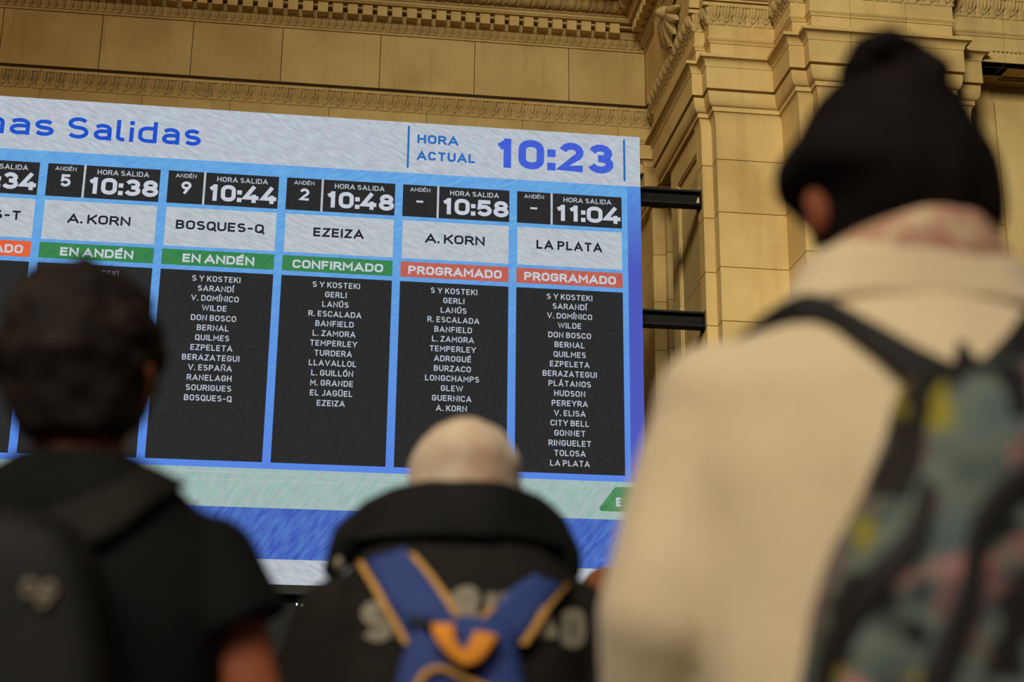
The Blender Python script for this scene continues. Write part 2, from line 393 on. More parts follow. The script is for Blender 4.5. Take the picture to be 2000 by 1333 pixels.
for i in range(9):
    for j in range(12):
        th = math.pi*i/8; ph = 2*math.pi*j/12; V.append((-.17*math.sin(th)*max(0, math.cos(ph))-.02, .08*math.sin(th)*math.sin(ph), .09*math.cos(th)))
for i in range(8):
    for j in range(12): F.append((i*12+j, i*12+(j+1) % 12, (i+1)*12+(j+1) % 12, (i+1)*12+j))
link('knot', V, F, CARVED, orn, True)

# floor of the concourse
fl = noise_mat('terrazzo', [(.3, (46, 41, 36)), (.6, (60, 54, 47))], 30, .35, None)
floor = box('floor', -10, 13, -6, 21, -1.1, -1.0, fl); floor['kind'] = 'structure'

# ------------------------------------------------------------------ lettering (own stroke letters)
def arc(cx, cy, rx, ry, a0, a1, n=9):
    return [(cx+rx*math.cos(math.radians(a0+(a1-a0)*i/n)), cy+ry*math.sin(math.radians(a0+(a1-a0)*i/n))) for i in range(n+1)]
def rr(w, r=.27, y0=0, y1=1, x0=0):
    return (arc(x0+w-r, y1-r, r, r, 0, 90, 5)+arc(x0+r, y1-r, r, r, 90, 180, 5)+arc(x0+r, y0+r, r, r, 180, 270, 5)+arc(x0+w-r, y0+r, r, r, 270, 360, 5)+['z'])
def glyphs():
    g = {}
    w = .62
    g['A'] = (.76, [[(0, 0), (.38, 1), (.76, 0)], [(.13, .27), (.63, .27)]])
    g['B'] = (.58, [[(0, .52), (.34, .52)]+arc(.34, .26, .24, .26, 90, -90)+[(0, 0), (0, 1)]+[(.32, 1)]+arc(.32, .76, .22, .24, 90, -90)+[(.3, .52)]])
    g['C'] = (.6, [[(.6, .72)]+arc(.33, .73, .27, .27, 0, 90, 5)[0:]+arc(.27, .73, .27, .27, 90, 180, 5)+arc(.27, .27, .27, .27, 180, 270, 5)+arc(.33, .27, .27, .27, 270, 360, 5)+[(.6, .28)]])
    g['D'] = (.62, [[(0, 0), (.30, 0)]+arc(.32, .30, .30, .30, -90, 0, 6)+arc(.32, .70, .30, .30, 0, 90, 6)+[(0, 1), 'z']])
    g['E'] = (.52, [[(.52, 1), (0, 1), (0, 0), (.52, 0)], [(0, .51), (.46, .51)]])
    g['F'] = (.50, [[(.50, 1), (0, 1), (0, 0)], [(0, .49), (.44, .49)]])
    g['G'] = (.62, [[(.62, .73)]+arc(.35, .73, .27, .27, 0, 90, 5)+arc(.27, .73, .27, .27, 90, 180, 5)+arc(.27, .27, .27, .27, 180, 270, 5)+arc(.35, .27, .27, .27, 270, 360, 5)+[(.62, .48), (.34, .48)]])
    g['H'] = (.62, [[(0, 0), (0, 1)], [(.62, 0), (.62, 1)], [(0, .5), (.62, .5)]])
    g['I'] = (0, [[(0, 0), (0, 1)]])
    g['J'] = (.42, [[(.42, 1), (.42, .24)]+arc(.18, .24, .24, .24, 0, -90, 5)+[(0, 0)]])
    g['K'] = (.6, [[(0, 0), (0, 1)], [(.56, 1), (.04, .40)], [(.2, .6), (.6, 0)]])
    g['L'] = (.5, [[(0, 1), (0, 0), (.5, 0)]])
    g['M'] = (.78, [[(0, 0), (0, 1), (.39, .36), (.78, 1), (.78, 0)]])
    g['N'] = (.64, [[(0, 0), (0, 1), (.64, 0), (.64, 1)]])
    g['O'] = (.62, [rr(.62)])
    g['P'] = (.58, [[(0, 0), (0, 1), (.32, 1)]+arc(.32, .73, .26, .27, 90, -90)+[(0, .46)]])
    g['Q'] = (.62, [rr(.62), [(.38, .26), (.66, -.06)]])
    g['R'] = (.6, [[(0, 0), (0, 1), (.33, 1)]+arc(.33, .73, .25, .27, 90, -90)+[(0, .46)], [(.33, .46), (.6, 0)]])
    g['S'] = (.58, [arc(.29, .75, .27, .25, 28, 90, 4)+arc(.27, .76, .26, .24, 90, 270, 8)[1:]+arc(.31, .26, .27, .26, 90, -90, 8)+arc(.29, .25, .29, .25, -90, -152, 4)[1:]])
    g['T'] = (.62, [[(0, 1), (.62, 1)], [(.31, 1), (.31, 0)]])
    g['U'] = (.62, [[(0, 1), (0, .29)]+arc(.29, .29, .29, .29, 180, 270, 6)+arc(.33, .29, .29, .29, 270, 360, 6)+[(.62, 1)]])
    g['V'] = (.72, [[(0, 1), (.36, 0), (.72, 1)]])
    g['W'] = (1.08, [[(0, 1), (.27, 0), (.54, .95), (.81, 0), (1.08, 1)]])
    g['Y'] = (.68, [[(0, 1), (.34, .43), (.68, 1)], [(.34, .43), (.34, 0)]])
    g['Z'] = (.56, [[(0, 1), (.56, 1), (0, 0), (.56, 0)]])
    g['0'] = (.62, [rr(.62, .28)])
    g['1'] = (.27, [[(.0, .76), (.20, .93)], [(.27, 1), (.27, 0)]])
    g['2'] = (.62, [arc(.31, .72, .29, .28, 168, -38, 10)+[(0, 0), (.62, 0)]])
    g['3'] = (.63, [arc(.31, .75, .28, .25, 165, -90, 9), arc(.31, .26, .32, .26, 88, -165, 10)])
    g['4'] = (.70, [[(.42, 1), (0, .24), (.70, .24)], [(.50, .50), (.50, 0)]])
    g['5'] = (.62, [[(.58, 1), (.07, 1), (.04, .54)]+arc(.30, .31, .32, .31, 125, -158, 10)])
    g['8'] = (.64, [arc(.32, .76, .27, .24, 0, 360, 14)[:-1]+['z'], arc(.32, .26, .32, .26, 0, 360, 14)[:-1]+['z']])
    g['9'] = (.58, [arc(.29, .71, .29, .29, 0, 360, 14)[:-1]+['z'], [(.575, .66), (.22, 0)]])
    g[':'] = (0, [[(0, .02), (0, .02)], [(0, .62), (0, .62)]])
    g['.'] = (0, [[(0, .0), (0, .0)]])
    g['-'] = (.36, [[(0, .44), (.36, .44)]])
    # lower case; x height .72
    bowl = lambda x0=0: arc(x0+.26, .36, .26, .36, 0, 360, 16)[:-1]+['z']
    g['a'] = (.48, [arc(.24, .50, .24, .22, 150, 0, 7)+[(.48, 0)], arc(.22, .20, .22, .20, 0, 360, 12)[:-1]+['z']])
    g['a'] = (.48, [arc(.24, .50, .24, .22, 150, 0, 7)+[(.48, 0)], [(.48, .40), (.22, .40)]+arc(.22, .20, .20, .20, 90, 270, 7)+[(.48, .04)]])
    g['s'] = (.44, [arc(.22, .54, .20, .18, 25, 90, 3)+arc(.20, .54, .19, .18, 90, 270, 7)[1:]+arc(.23, .18, .21, .18, 90, -90, 7)+arc(.22, .18, .22, .18, -90, -155, 3)[1:]])
    g['l'] = (.16, [[(0, 1.0), (0, .16)]+arc(.14, .14, .14, .14, 180, 270, 4)+[(.18, 0)]])
    g['i'] = (0, [[(0, 0), (0, .72)], [(0, .97), (0, .97)]])
    g['d'] = (.50, [[(.50, 1.0), (.50, 0)], [(.50, .72), (.26, .72)]+arc(.24, .48, .24, .24, 90, 180, 5)+arc(.24, .24, .24, .24, 180, 270, 5)+[(.50, 0)]])
    g['m'] = (.80, [[(0, 0), (0, .72)], [(0, .72), (.22, .72)]+arc(.22, .54, .18, .18, 90, 0, 4)+[(.40, 0)], [(.40, .72), (.62, .72)]+arc(.62, .54, .18, .18, 90, 0, 4)+[(.80, 0)]])
    g['r'] = (.3, [[(0, 0), (0, .72), (.32, .72)]])
    g['x'] = (.46, [[(0, 0), (.46, .72)], [(0, .72), (.46, 0)]])
    g['o'] = (.50, [rr(.50, .24, 0, .72)])
    for k, b, a in (('É', 'E', .26), ('Í', 'I', 0), ('Ú', 'U', .31), ('Ó', 'O', .31), ('Á', 'A', .38), ('ó', 'o', .25)):
        h = 1.16 if b != 'o' else .88
        g[k] = (g[b][0], g[b][1]+[[(a-.02, h), (a+.12, h+.14)]])
    g['Ñ'] = (.64, g['N'][1]+[[(.12, 1.2), (.26, 1.27), (.38, 1.2), (.52, 1.27)]])
    g['Ü'] = (.62, g['U'][1]+[[(.16, 1.22), (.16, 1.22)], [(.46, 1.22), (.46, 1.22)]])
    return g
GL = glyphs(); EXTRA = .12
def stroke(V, F, pts, t, put):
    closed = pts and pts[-1] == 'z'
    pts = [Vector(p) for p in pts if p != 'z']
    q = []
    for p in pts:
        if not q or (p-q[-1]).length > 1e-5: q.append(p)
    if closed and (q[0]-q[-1]).length < 1e-5: q.pop()
    pts = q
    if len(pts) == 1:
        p = pts[0]; h = t*.55; b = len(V)
        for dx, dy in ((-h, -h), (h, -h), (h, h), (-h, h)): V.append(put(p.x+dx, p.y+dy))
        F.append((b, b+1, b+2, b+3)); return
    n = len(pts); h = t/2; b = len(V)
    for i in range(n):
        if closed: a, c = pts[i-1], pts[(i+1) % n]
        else: a, c = pts[max(0, i-1)], pts[min(n-1, i+1)]
        d1 = (pts[i]-a).normalized() if (pts[i]-a).length > 1e-9 else (c-pts[i]).normalized()
        d2 = (c-pts[i]).normalized() if (c-pts[i]).length > 1e-9 else d1
        n1 = Vector((-d1.y, d1.x)); n2 = Vector((-d2.y, d2.x)); mm = (n1+n2)/max(.35, 1+n1.dot(n2))
        p = pts[i].copy()
        if not closed and i in (0, n-1):       # square cut ends pushed out to the cap line
            pass
        V.append(put(p.x+mm.x*h, p.y+mm.y*h)); V.append(put(p.x-mm.x*h, p.y-mm.y*h))
    for i in range(n if closed else n-1):
        j = (i+1) % n; F.append((b+2*i, b+2*i+1, b+2*j+1, b+2*j))
def text(s, x0, x1, z0, H, t, mt, parent, y, name='lettering', gap=.17, put=None, space=.30):
    """letters of cap height H between x0 and x1, baseline z0; t stroke width as share of H"""
    k = 1-t; n_ = sum(c != ' ' for c in s); sw_ = sum(GL[c][0]*k for c in s if c != ' ')
    rest = n_*t+(n_-1)*gap+space*s.count(' ')+EXTRA*s.count('1')*(t > .2)
    mw = ((x1-x0)/H-rest)/sw_ if sw_ else 1
    adv = []; x = 0
    for ch in s:
        if ch == ' ': adv.append(None); x += space; continue
        wd = GL[ch][0]*k*mw+t; adv.append(x); x += wd+gap+(EXTRA if ch == '1' and t > .2 else 0)
    sx = 1; V = []; F = []
    for ch, a in zip(s, adv):
        if a is None: continue
        for pl in GL[ch][1]:
            q = []
            for p in pl:
                if p == 'z': q.append('z'); continue
                q.append((a+t/2+p[0]*k*mw, t/2+p[1]*k))
            # square ends: extend open strokes by half a stroke where they end on the cap or base line
            if q[-1] != 'z' and len(q) > 1:
                for e, f in ((0, 1), (-1, -2)):
                    ex, ey = q[e]; fx_, fy = q[f]
                    dx, dy = ex-fx_, ey-fy; ln = math.hypot(dx, dy)
                    if ln > 1e-6 and abs(dy)/ln > .5 and (ey <= t/2+1e-3 or ey >= 1-t/2-1e-3):
                        q[e] = (ex+dx/ln*t/2/ (abs(dy)/ln), ey+dy/ln*t/2/(abs(dy)/ln))
                    elif ln > 1e-6 and abs(dx)/ln > .9:
                        q[e] = (ex+dx/ln*t*.3, ey)
            stroke(V, F, q, t, lambda px, py: (x0+px*H*sx, y, z0+py*H+CAMZ) if put is None else put(x0+px*H*sx, z0+py*H))
    me = bpy.data.meshes.new(name); me.from_pydata(V, [], F); me.update()
    return link_me(name, me, mt, parent)

# ------------------------------------------------------------------ the departures display
def led(name, col, col2=None, amp=.10, scale=26, rot=.6, k=1.0, grad=None, dist=7, tint=0):
    """lit diodes: colour of the picture with faint diagonal moire streaks painted into the emission"""
    m = bpy.data.materials.new(name); m.use_nodes = True; nt = m.node_tree; nt.nodes.clear(); L = nt.links
    out = nt.nodes.new('ShaderNodeOutputMaterial'); em = nt.nodes.new('ShaderNodeEmission'); L.new(em.outputs[0], out.inputs[0])
    t = nt.nodes.new('ShaderNodeTexCoord'); mp = nt.nodes.new('ShaderNodeMapping'); mp.inputs['Rotation'].default_value = (0, rot, 0)
    L.new(t.outputs['Object'], mp.inputs['Vector'])
    mp0 = mp; mp = nt.nodes.new('ShaderNodeMapping'); L.new(mp0.outputs[0], mp.inputs[0]); mp.inputs['Scale'].default_value = (scale*.75, 1, scale*3.2)
    wv = nt.nodes.new('ShaderNodeTexNoise'); wv.inputs['Scale'].default_value = 1; wv.inputs['Detail'].default_value = 2; L.new(mp.outputs[0], wv.inputs['Vector'])
    wr = nt.nodes.new('ShaderNodeMapRange'); wr.inputs['From Min'].default_value = .3; wr.inputs['From Max'].default_value = .7; L.new(wv.outputs['Fac'], wr.inputs['Value'])
    mix = nt.nodes.new('ShaderNodeMixRGB')
    a = lin(col); b = lin(col2 or tuple(v*(1-amp) for v in col))
    mix.inputs[1].default_value = a; mix.inputs[2].default_value = b
    L.new(wr.outputs[0], mix.inputs[0]); last = mix.outputs[0]
    if tint:                                    # pink and green moire tint painted into the emission
        hn = nt.nodes.new('ShaderNodeTexNoise'); hn.inputs['Scale'].default_value = .8; hn.inputs['Detail'].default_value = 3; L.new(mp.outputs[0], hn.inputs['Vector'])
        hr_ = ramp(nt, [(.36, (252, 240, 248)), (.5, (244, 250, 250)), (.64, (232, 255, 242))]); L.new(hn.outputs['Fac'], hr_.inputs['Fac'])
        mt_ = nt.nodes.new('ShaderNodeMixRGB'); mt_.blend_type = 'MULTIPLY'; mt_.inputs[0].default_value = tint; L.new(last, mt_.inputs[1]); L.new(hr_.outputs[0], mt_.inputs[2]); last = mt_.outputs[0]
    if grad:                                    # picture content: a wash between two blues, lower and right
        sx = nt.nodes.new('ShaderNodeSeparateXYZ'); L.new(t.outputs['Object'], sx.inputs[0])
        ax, lo_, hi_, c3 = grad; mr = nt.nodes.new('ShaderNodeMapRange'); mr.inputs['From Min'].default_value = lo_; mr.inputs['From Max'].default_value = hi_
        L.new(sx.outputs[ax], mr.inputs['Value']); mg = nt.nodes.new('ShaderNodeMixRGB'); L.new(mr.outputs[0], mg.inputs[0])
        L.new(last, mg.inputs[1]); mg.inputs[2].default_value = lin(c3); last = mg.outputs[0]
    nz = nt.nodes.new('ShaderNodeTexNoise'); nz.inputs['Scale'].default_value = 70; nz.inputs['Detail'].default_value = 2; L.new(t.outputs['Object'], nz.inputs['Vector'])
    m2 = nt.nodes.new('ShaderNodeMapRange'); m2.inputs['To Min'].default_value = k*(1-amp); m2.inputs['To Max'].default_value = k*(1+amp)
    L.new(nz.outputs['Fac'], m2.inputs['Value']); L.new(last, em.inputs[0]); L.new(m2.outputs[0], em.inputs[1])
    return m
L_WHITE = led('led_white', (196, 202, 212), (172, 178, 190), .05, 9, -.45, tint=.5)
L_CARD = led('led_card', (196, 201, 207), (172, 179, 187), .05, 9, -.4, tint=.35)
L_BLUE = led('led_light_blue', (92, 152, 218), (108, 172, 224), .07, 8, .5, grad=(2, 6.2+CAMZ, 3.4+CAMZ, (88, 132, 226)))
L_SIDE = led('led_side_blue', (90, 148, 216), (84, 130, 214), .08, 9, .8, grad=(2, 6.95+CAMZ, 6.0+CAMZ, (78, 90, 186)))
L_DARK = led('led_black', (40, 40, 41), (47, 47, 48), .10, 16, .3)
L_GREEN = led('led_green', (52, 122, 80), (66, 134, 74), .08, 9, .8)
L_RED = led('led_red', (184, 88, 80), (190, 104, 84), .07, 9, .8)
L_ORANGE = led('led_orange', (220, 90, 52), (228, 104, 60), .07, 9, .8)
L_MINT = led('led_pale_green', (172, 190, 188), (152, 180, 175), .06, 7, .95, tint=.6)
L_ROYAL = led('led_royal_blue', (60, 84, 178), (84, 122, 194), .08, 7, .9)
L_TXT = led('led_letter', (200, 206, 216), (188, 196, 208), .04, 9, .8)
L_STOP = led('led_stop_letter', (186, 194, 206), (176, 186, 200), .04, 9, .8)
L_INK = led('led_ink', (36, 38, 44), None, .03)
L_HEAD = led('led_title_blue', (26, 76, 196), (40, 84, 200), .05, 9, .8)
L_TIME = led('led_time_blue', (60, 88, 204), (72, 100, 212), .05, 9, .8)
L_BARB = led('led_bar_blue', (44, 108, 184), None, .04)
L_LOGO = led('led_logo_green', (66, 122, 84), (88, 150, 98), .06, 9, .8)
CASE = mat('display_case', (22, 22, 24), .5, .2)
STEEL = noise_mat('painted_steel', [(.3, (26, 25, 24)), (.7, (36, 34, 32))], 5, .85, (.1, .004, 30), spec=.12)
SY = 16.0
board = thing('departures_display', 'wide lit departures screen with blue header and six timetable columns', 'display', (-1.4, SY, 0))
def bp(o): o.location = o.location - Vector(board.location); return o
def panel(name, x0, x1, z0, z1, mt, y=SY-.002, parent=board, th=.004):
    o = box(name, x0, x1, y, y+th, z0, z1, mt, parent)
    if parent is board: bp(o)
    return o
SL, SR, ST, SB = -7.4, 3.535, 7.651, 2.248
bp(box('case', SL, SR+.0, SY+.003, SY+.22, SB-.004, ST, CASE, board, .01))
panel('picture_ground', SL, SR, 3.475, 7.02, L_BLUE, SY-.001)
panel('side_band', 3.375, SR, 3.475, 7.012, L_SIDE, SY-.003)
hdr = panel('header_band', SL, SR, 7.013, ST, L_WHITE, SY-.003)
def sub(o): return o
def T(s, x0, x1, z0, H, t, mt, parent, y=SY-.008, **k): return text(s, x0, x1, z0, H, t, mt, parent, y, **k)
TT = T('Salidas', -3.035, -1.553, 7.183, .262, .175, L_HEAD, hdr, gap=.19)
T('Próximas', -5.25, -3.18, 7.190, .262, .175, L_HEAD, hdr, gap=.19)
T('HORA', .905, 1.382, 7.392, .112, .225, L_BARB, hdr); T('ACTUAL', .905, 1.585, 7.182, .112, .225, L_BARB, hdr)
T('10:23', 1.82, 3.215, 7.150, .372, .24, L_TIME, hdr, gap=.11)
for x in (.790, 3.334): panel('bar', x, x+.024, 7.075, 7.605, L_BARB, SY-.008, hdr)
STOPS = {
 1: ['S Y KOSTEKI'],
 2: ['S Y KOSTEKI', 'SARANDÍ', 'V. DOMÍNICO', 'WILDE', 'DON BOSCO', 'BERNAL', 'QUILMES', 'EZPELETA', 'BERAZATEGUI', 'V. ESPAÑA', 'RANELAGH', 'SOURIGUES', 'BOSQUES-Q'],
 3: ['S Y KOSTEKI', 'GERLI', 'LANÚS', 'R. ESCALADA', 'BANFIELD', 'L. ZAMORA', 'TEMPERLEY', 'TURDERA', 'LLAVALLOL', 'L. GUILLÓN', 'M. GRANDE', 'EL JAGÜEL', 'EZEIZA'],
 4: ['S Y KOSTEKI', 'GERLI', 'LANÚS', 'R. ESCALADA', 'BANFIELD', 'L. ZAMORA', 'TEMPERLEY', 'ADROGUÉ', 'BURZACO', 'LONGCHAMPS', 'GLEW', 'GUERNICA', 'A. KORN'],
 5: ['S Y KOSTEKI', 'SARANDÍ', 'V. DOMÍNICO', 'WILDE', 'DON BOSCO', 'BERNAL', 'QUILMES', 'EZPELETA', 'BERAZATEGUI', 'PLÁTANOS', 'HUDSON', 'PEREYRA', 'V. ELISA', 'CITY BELL', 'GONNET', 'RINGUELET', 'TOLOSA', 'LA PLATA'],
}
def natural(s, t=.17, gap=.17, space=.30):
    x = 0
    for ch in s: x += space if ch == ' ' else GL[ch][0]*(1-t)*1.12+t+gap
    return x-gap
STOPS[1] = STOPS[4]
COLS = [(0, None, '10:34', 'BOSQUES-T', 'PROGRAMADO', L_ORANGE), (1, '5', '10:38', 'A. KORN', 'EN ANDÉN', L_GREEN), (2, '9', '10:44', 'BOSQUES-Q', 'EN ANDÉN', L_GREEN),
        (3, '2', '10:48', 'EZEIZA', 'CONFIRMADO', L_GREEN), (4, '-', '10:58', 'A. KORN', 'PROGRAMADO', L_RED), (5, '-', '11:04', 'LA PLATA', 'PROGRAMADO', L_RED)]
x00, pit, cw = -3.2005, 1.3196, 1.2296
for i, plat, tm, dest, stat, smat in COLS:
    a = x00+(i-1)*pit; b = a+cw; c = (a+b)/2
    pf = panel('platform_cell', a, a+.392, 6.475, 6.866, L_DARK, SY-.003)
    T('ANDÉN', a+.082, a+.312, 6.785, .047, .17, L_STOP, pf, name='lettering')
    if plat:
        if plat == '-': panel('lettering', a+.155, a+.235, 6.652, 6.674, L_TXT, SY-.008, pf)
        else: T(plat, a+.150, a+.262, 6.593, .148, .21, L_TXT, pf)
    panel('divider', a+.392, a+.416, 6.475, 6.869, L_CARD, SY-.004)
    tc = panel('time_cell', a+.416, b, 6.475, 6.866, L_DARK, SY-.003)
    T('HORA SALIDA', a+.542, a+1.107, 6.763, .060, .17, L_STOP, tc)
    T(tm, a+.452, a+1.222, 6.527, .200, .235, L_TXT, tc, gap=.09)
    dc = panel('destination_cell', a+.008, b-.004, 5.965, 6.425, L_CARD, SY-.003)
    wd = {'BOSQUES-T': .96, 'BOSQUES-Q': .97, 'EZEIZA': .565, 'LA PLATA': .765}.get(dest, .68)
    T(dest, c-wd/2-.005, c+wd/2-.005, 6.166, .108, .21, L_INK, dc, gap=.16)
    st = panel('status_cell', a, b, 5.742, 5.925, smat, SY-.003)
    ws = {'EN ANDÉN': .785, 'CONFIRMADO': 1.01, 'PROGRAMADO': 1.062}[stat]
    T(stat, c-ws/2+.005, c+ws/2+.005, 5.777, .100, .23, L_TXT, st, gap=.13)
    sp = panel('stops_cell', a, b, 3.549, 5.688, L_DARK, SY-.003)
    for k, s in enumerate(STOPS.get(i, [])):
        H = .0665; ww = natural(s, .17)*H*.995
        T(s, c-ww/2-.003, c+ww/2-.003, 5.563-k*.1137, H, .17, L_STOP, sp)
mint = panel('pale_green_band', SL, SR, 3.055, 3.478, L_MINT, SY-.003)
for z in (3.345, 3.425): panel('bar', SL, .9, z, z+.006, L_WHITE, SY-.006, mint)
royal = panel('royal_blue_band', SL, SR, 2.512, 3.055, L_ROYAL, SY-.003)
T('GA', 2.955, 3.075, 2.585, .055, .12, L_BLUE, royal)
panel('lower_white_band', SL, SR, SB, 2.512, L_CARD, SY-.003)
# green sign symbol with rounded corners at the end of the pale band
V = []; F = []
poly = arc(3.045, 3.175, .03, .03, 150, 270, 4)+arc(3.52-.03, 3.175, .03, .03, 270, 360, 4)+arc(3.52-.03, 3.39, .03, .03, 0, 90, 4)+arc(3.21, 3.39, .03, .03, 90, 150, 4)
for y in (SY-.009, SY-.004):
    for p in poly: V.append((p[0], y, p[1]+CAMZ))
n = len(poly); F = [tuple(range(n))]+[(k, (k+1) % n, (k+1) % n+n, k+n) for k in range(n)]
lg = bp(link('green_symbol', V, F, L_LOGO, board)); T('E', 3.20, 3.26, 3.20, .10, .24, L_TXT, lg, y=SY-.012)
# frame of steel I beams carrying the display from the stone pier, braces behind
STEELF = mat('black_steel_edge', (12, 11, 11), .7)
def ibeam(label, z0, z1):
    t = thing('steel_beam', label, 'beam', (3.4, 16.3, z0+CAMZ), 'steel beams carrying the display')
    y0, y1 = 16.24, 16.40; off = Vector(t.location)
    for nm, a, b, c, d in (('flange', y0, y1, z1-.022, z1), ('flange', y0, y1, z0, z0+.022), ('web', y0+.06, y0+.09, z0+.022, z1-.022)):
        o = box(nm, -7.0, 4.325, a, b, c, d, STEEL if nm == 'web' else STEELF, t); o.location = -off
    o = box('end_plate', 4.318, 4.332, y0-.005, y1+.01, z0-.03, z1+.01, STEEL, t, .003); o.location = -off
    return t, off
b1, off = ibeam('upper black steel beam running from behind the display to the stone pier', 6.937, 7.122)
cm = mat('chipped_plaster', (196, 178, 150), .9)
V = [(4.27, 16.285, 6.965), (4.30, 16.28, 6.962), (4.316, 16.285, 6.975), (4.314, 16.285, 7.04), (4.305, 16.285, 7.06), (4.292, 16.285, 7.03), (4.285, 16.285, 7.0)]
V = [(x, y, z+CAMZ) for x, y, z in V]+[(x, y+.02, z+CAMZ) for x, y, z in V]
o = link('chipped_patch', V, [tuple(range(7)), tuple(range(13, 6, -1))]+[(k, (k+1) % 7, (k+1) % 7+7, k+7) for k in range(7)], cm, b1); o.location = -off; o['label'] = 'pale chipped patch at the beam end'
ibeam('lower black steel beam running from behind the display to the stone pier', 5.407, 5.589)
# dark gantry rail with small lamps under the display
gt = thing('display_rail', 'dark metal rail with tiny bright lamps under the display', 'rail', (-1.4, 16.05, 0)); offg = Vector(gt.location)
DK = mat('rail_metal', (46, 43, 40), .4, .5); BK = mat('dark_fascia', (17, 15, 13), .6)
for nm, z0, z1, y0, y1, mm in (('rail', 2.135, 2.236, 15.94, 16.2, DK), ('valance', 1.50, 2.13, 16.06, 16.3, BK)):
    o = box(nm, -7.4, 3.3, y0, y1, z0, z1, mm, gt, .01); o.location = -offg
GLOW = bpy.data.materials.new('lamp_glow'); GLOW.use_nodes = True; nt = GLOW.node_tree; nt.nodes.clear()
e = nt.nodes.new('ShaderNodeEmission'); e.inputs[0].default_value = (.6, .85, 1, 1); e.inputs[1].default_value = 2.2
q = nt.nodes.new('ShaderNodeOutputMaterial'); nt.links.new(e.outputs[0], q.inputs[0])
for (x, z, ww) in ((-.205, 2.055, .016), (-.135, 2.045, .05), (-.045, 2.05, .018), (-.015, 2.05, .014)):
    o = box('lamp', x-ww/2, x+ww/2, 16.03, 16.07, z-.012, z+.012, GLOW, gt, .004); o.location = -offg

# ------------------------------------------------------------------ figures
def ell(b, c, r, rot=None):
    c = Vector(c); nu, nv = 16, 10; vs = []
    def pt(x, y, z):
        p = Vector((x*r[0], y*r[1], z*r[2]))
        return b.verts.new((rot @ p if rot is not None else p)+c)
    top, bot = pt(0, 0, 1), pt(0, 0, -1)
    for j in range(1, nv):
        th = math.pi*j/nv; vs.append([pt(math.sin(th)*math.cos(2*math.pi*k/nu), math.sin(th)*math.sin(2*math.pi*k/nu), math.cos(th)) for k in range(nu)])
    for k in range(nu):
        k2 = (k+1) % nu; b.faces.new((top, vs[0][k], vs[0][k2])); b.faces.new((bot, vs[-1][k2], vs[-1][k]))
        for j in range(nv-2): b.faces.new((vs[j][k], vs[j+1][k], vs[j+1][k2], vs[j][k2]))
def tube(b, pts, radii, seg=14, flat=1.0, open_end=False):
    """tapering limb through the joints with round ends"""
    pts = [Vector(p) for p in pts]; rings = []
    for i, p in enumerate(pts):
        d = (pts[min(len(pts)-1, i+1)]-pts[max(0, i-1)]).normalized()
        a = d.cross(Vector((0, 1, 0)));
        if a.length < .2: a = d.cross(Vector((1, 0, 0)))
        a.normalize(); c = d.cross(a).normalized(); r = radii[i]
        rings.append([b.verts.new(p+a*r*math.cos(2*math.pi*k/seg)+c*r*flat*math.sin(2*math.pi*k/seg)) for k in range(seg)])
    for r0, r1 in zip(rings, rings[1:]):
        for k in range(seg): b.faces.new((r0[k], r0[(k+1) % seg], r1[(k+1) % seg], r1[k]))
    b.faces.new(rings[0][::-1]); b.faces.new(rings[-1])
    for p, r in list(zip(pts, radii))[:-4 if open_end else None]: ell(b, p, (r, r*flat if flat < 1 else r, r))
def limb(b, pts, radii, **k):
    P2, R2 = [], []
    for i in range(len(pts)-1):
        for s in range(4):
            t = s/4; P2.append(Vector(pts[i]).lerp(Vector(pts[i+1]), t)); R2.append(radii[i]*(1-t)+radii[i+1]*t)
    P2.append(Vector(pts[-1])); R2.append(radii[-1]); tube(b, P2, R2, **k)
def loft(b, rings, seg=28, power=2.3):
    """stack of horizontal super-ellipse rings (centre, rx, ry)"""
    prev = None
    for c, rx, ry in rings:
        cur = []
        for k in range(seg):
            a = 2*math.pi*k/seg; ca, sa = math.cos(a), math.sin(a)
            cur.append(b.verts.new((c[0]+rx*math.copysign(abs(ca)**(2/power), ca), c[1]+ry*math.copysign(abs(sa)**(2/power), sa), c[2])))
        if prev:
            for k in range(seg): b.faces.new((prev[k], prev[(k+1) % seg], cur[(k+1) % seg], cur[k]))
        else: b.faces.new(cur[::-1])
        prev = cur
    b.faces.new(prev)
def fuse(name, b, mt, parent, voxel=.009, smooth=6, crease=None, seed=0):
    """join overlapping solids into one continuous surface"""
    bmesh.ops.recalc_face_normals(b, faces=b.faces)
    off = Vector(parent.location) if parent else Vector()
    me = bpy.data.meshes.new('tmp'); b.to_mesh(me); b.free()
    o = bpy.data.objects.new('tmp', me); C.objects.link(o)
    r = o.modifiers.new('r', 'REMESH'); r.mode = 'VOXEL'; r.voxel_size = voxel
    s = o.modifiers.new('s', 'SMOOTH'); s.factor = .6; s.iterations = smooth
    dg = bpy.context.evaluated_depsgraph_get(); dg.update()
    me2 = bpy.data.meshes.new_from_object(o.evaluated_get(dg)); me2.name = name
    bpy.data.objects.remove(o)
    if crease:
        for amp, fr, stretch in crease:
            nn = [v.normal.copy() for v in me2.vertices]
            for v, n_ in zip(me2.vertices, nn):
                q = Vector((v.co.x*stretch[0], v.co.y*stretch[1], v.co.z*stretch[2]))*fr+Vector((seed, 0, 0))
                v.co += n_*noise.noise(q)*amp
    bv = BVHTree.FromPolygons([v.co.copy() for v in me2.vertices], [tuple(p.vertices) for p in me2.polygons])
    for v in me2.vertices: v.co -= off
    me2.materials.clear(); me2.materials.append(mt)
    for p in me2.polygons: p.use_smooth = True
    ob = bpy.data.objects.new(name, me2); C.objects.link(ob)
    if parent: ob.parent = parent
    return ob, bv
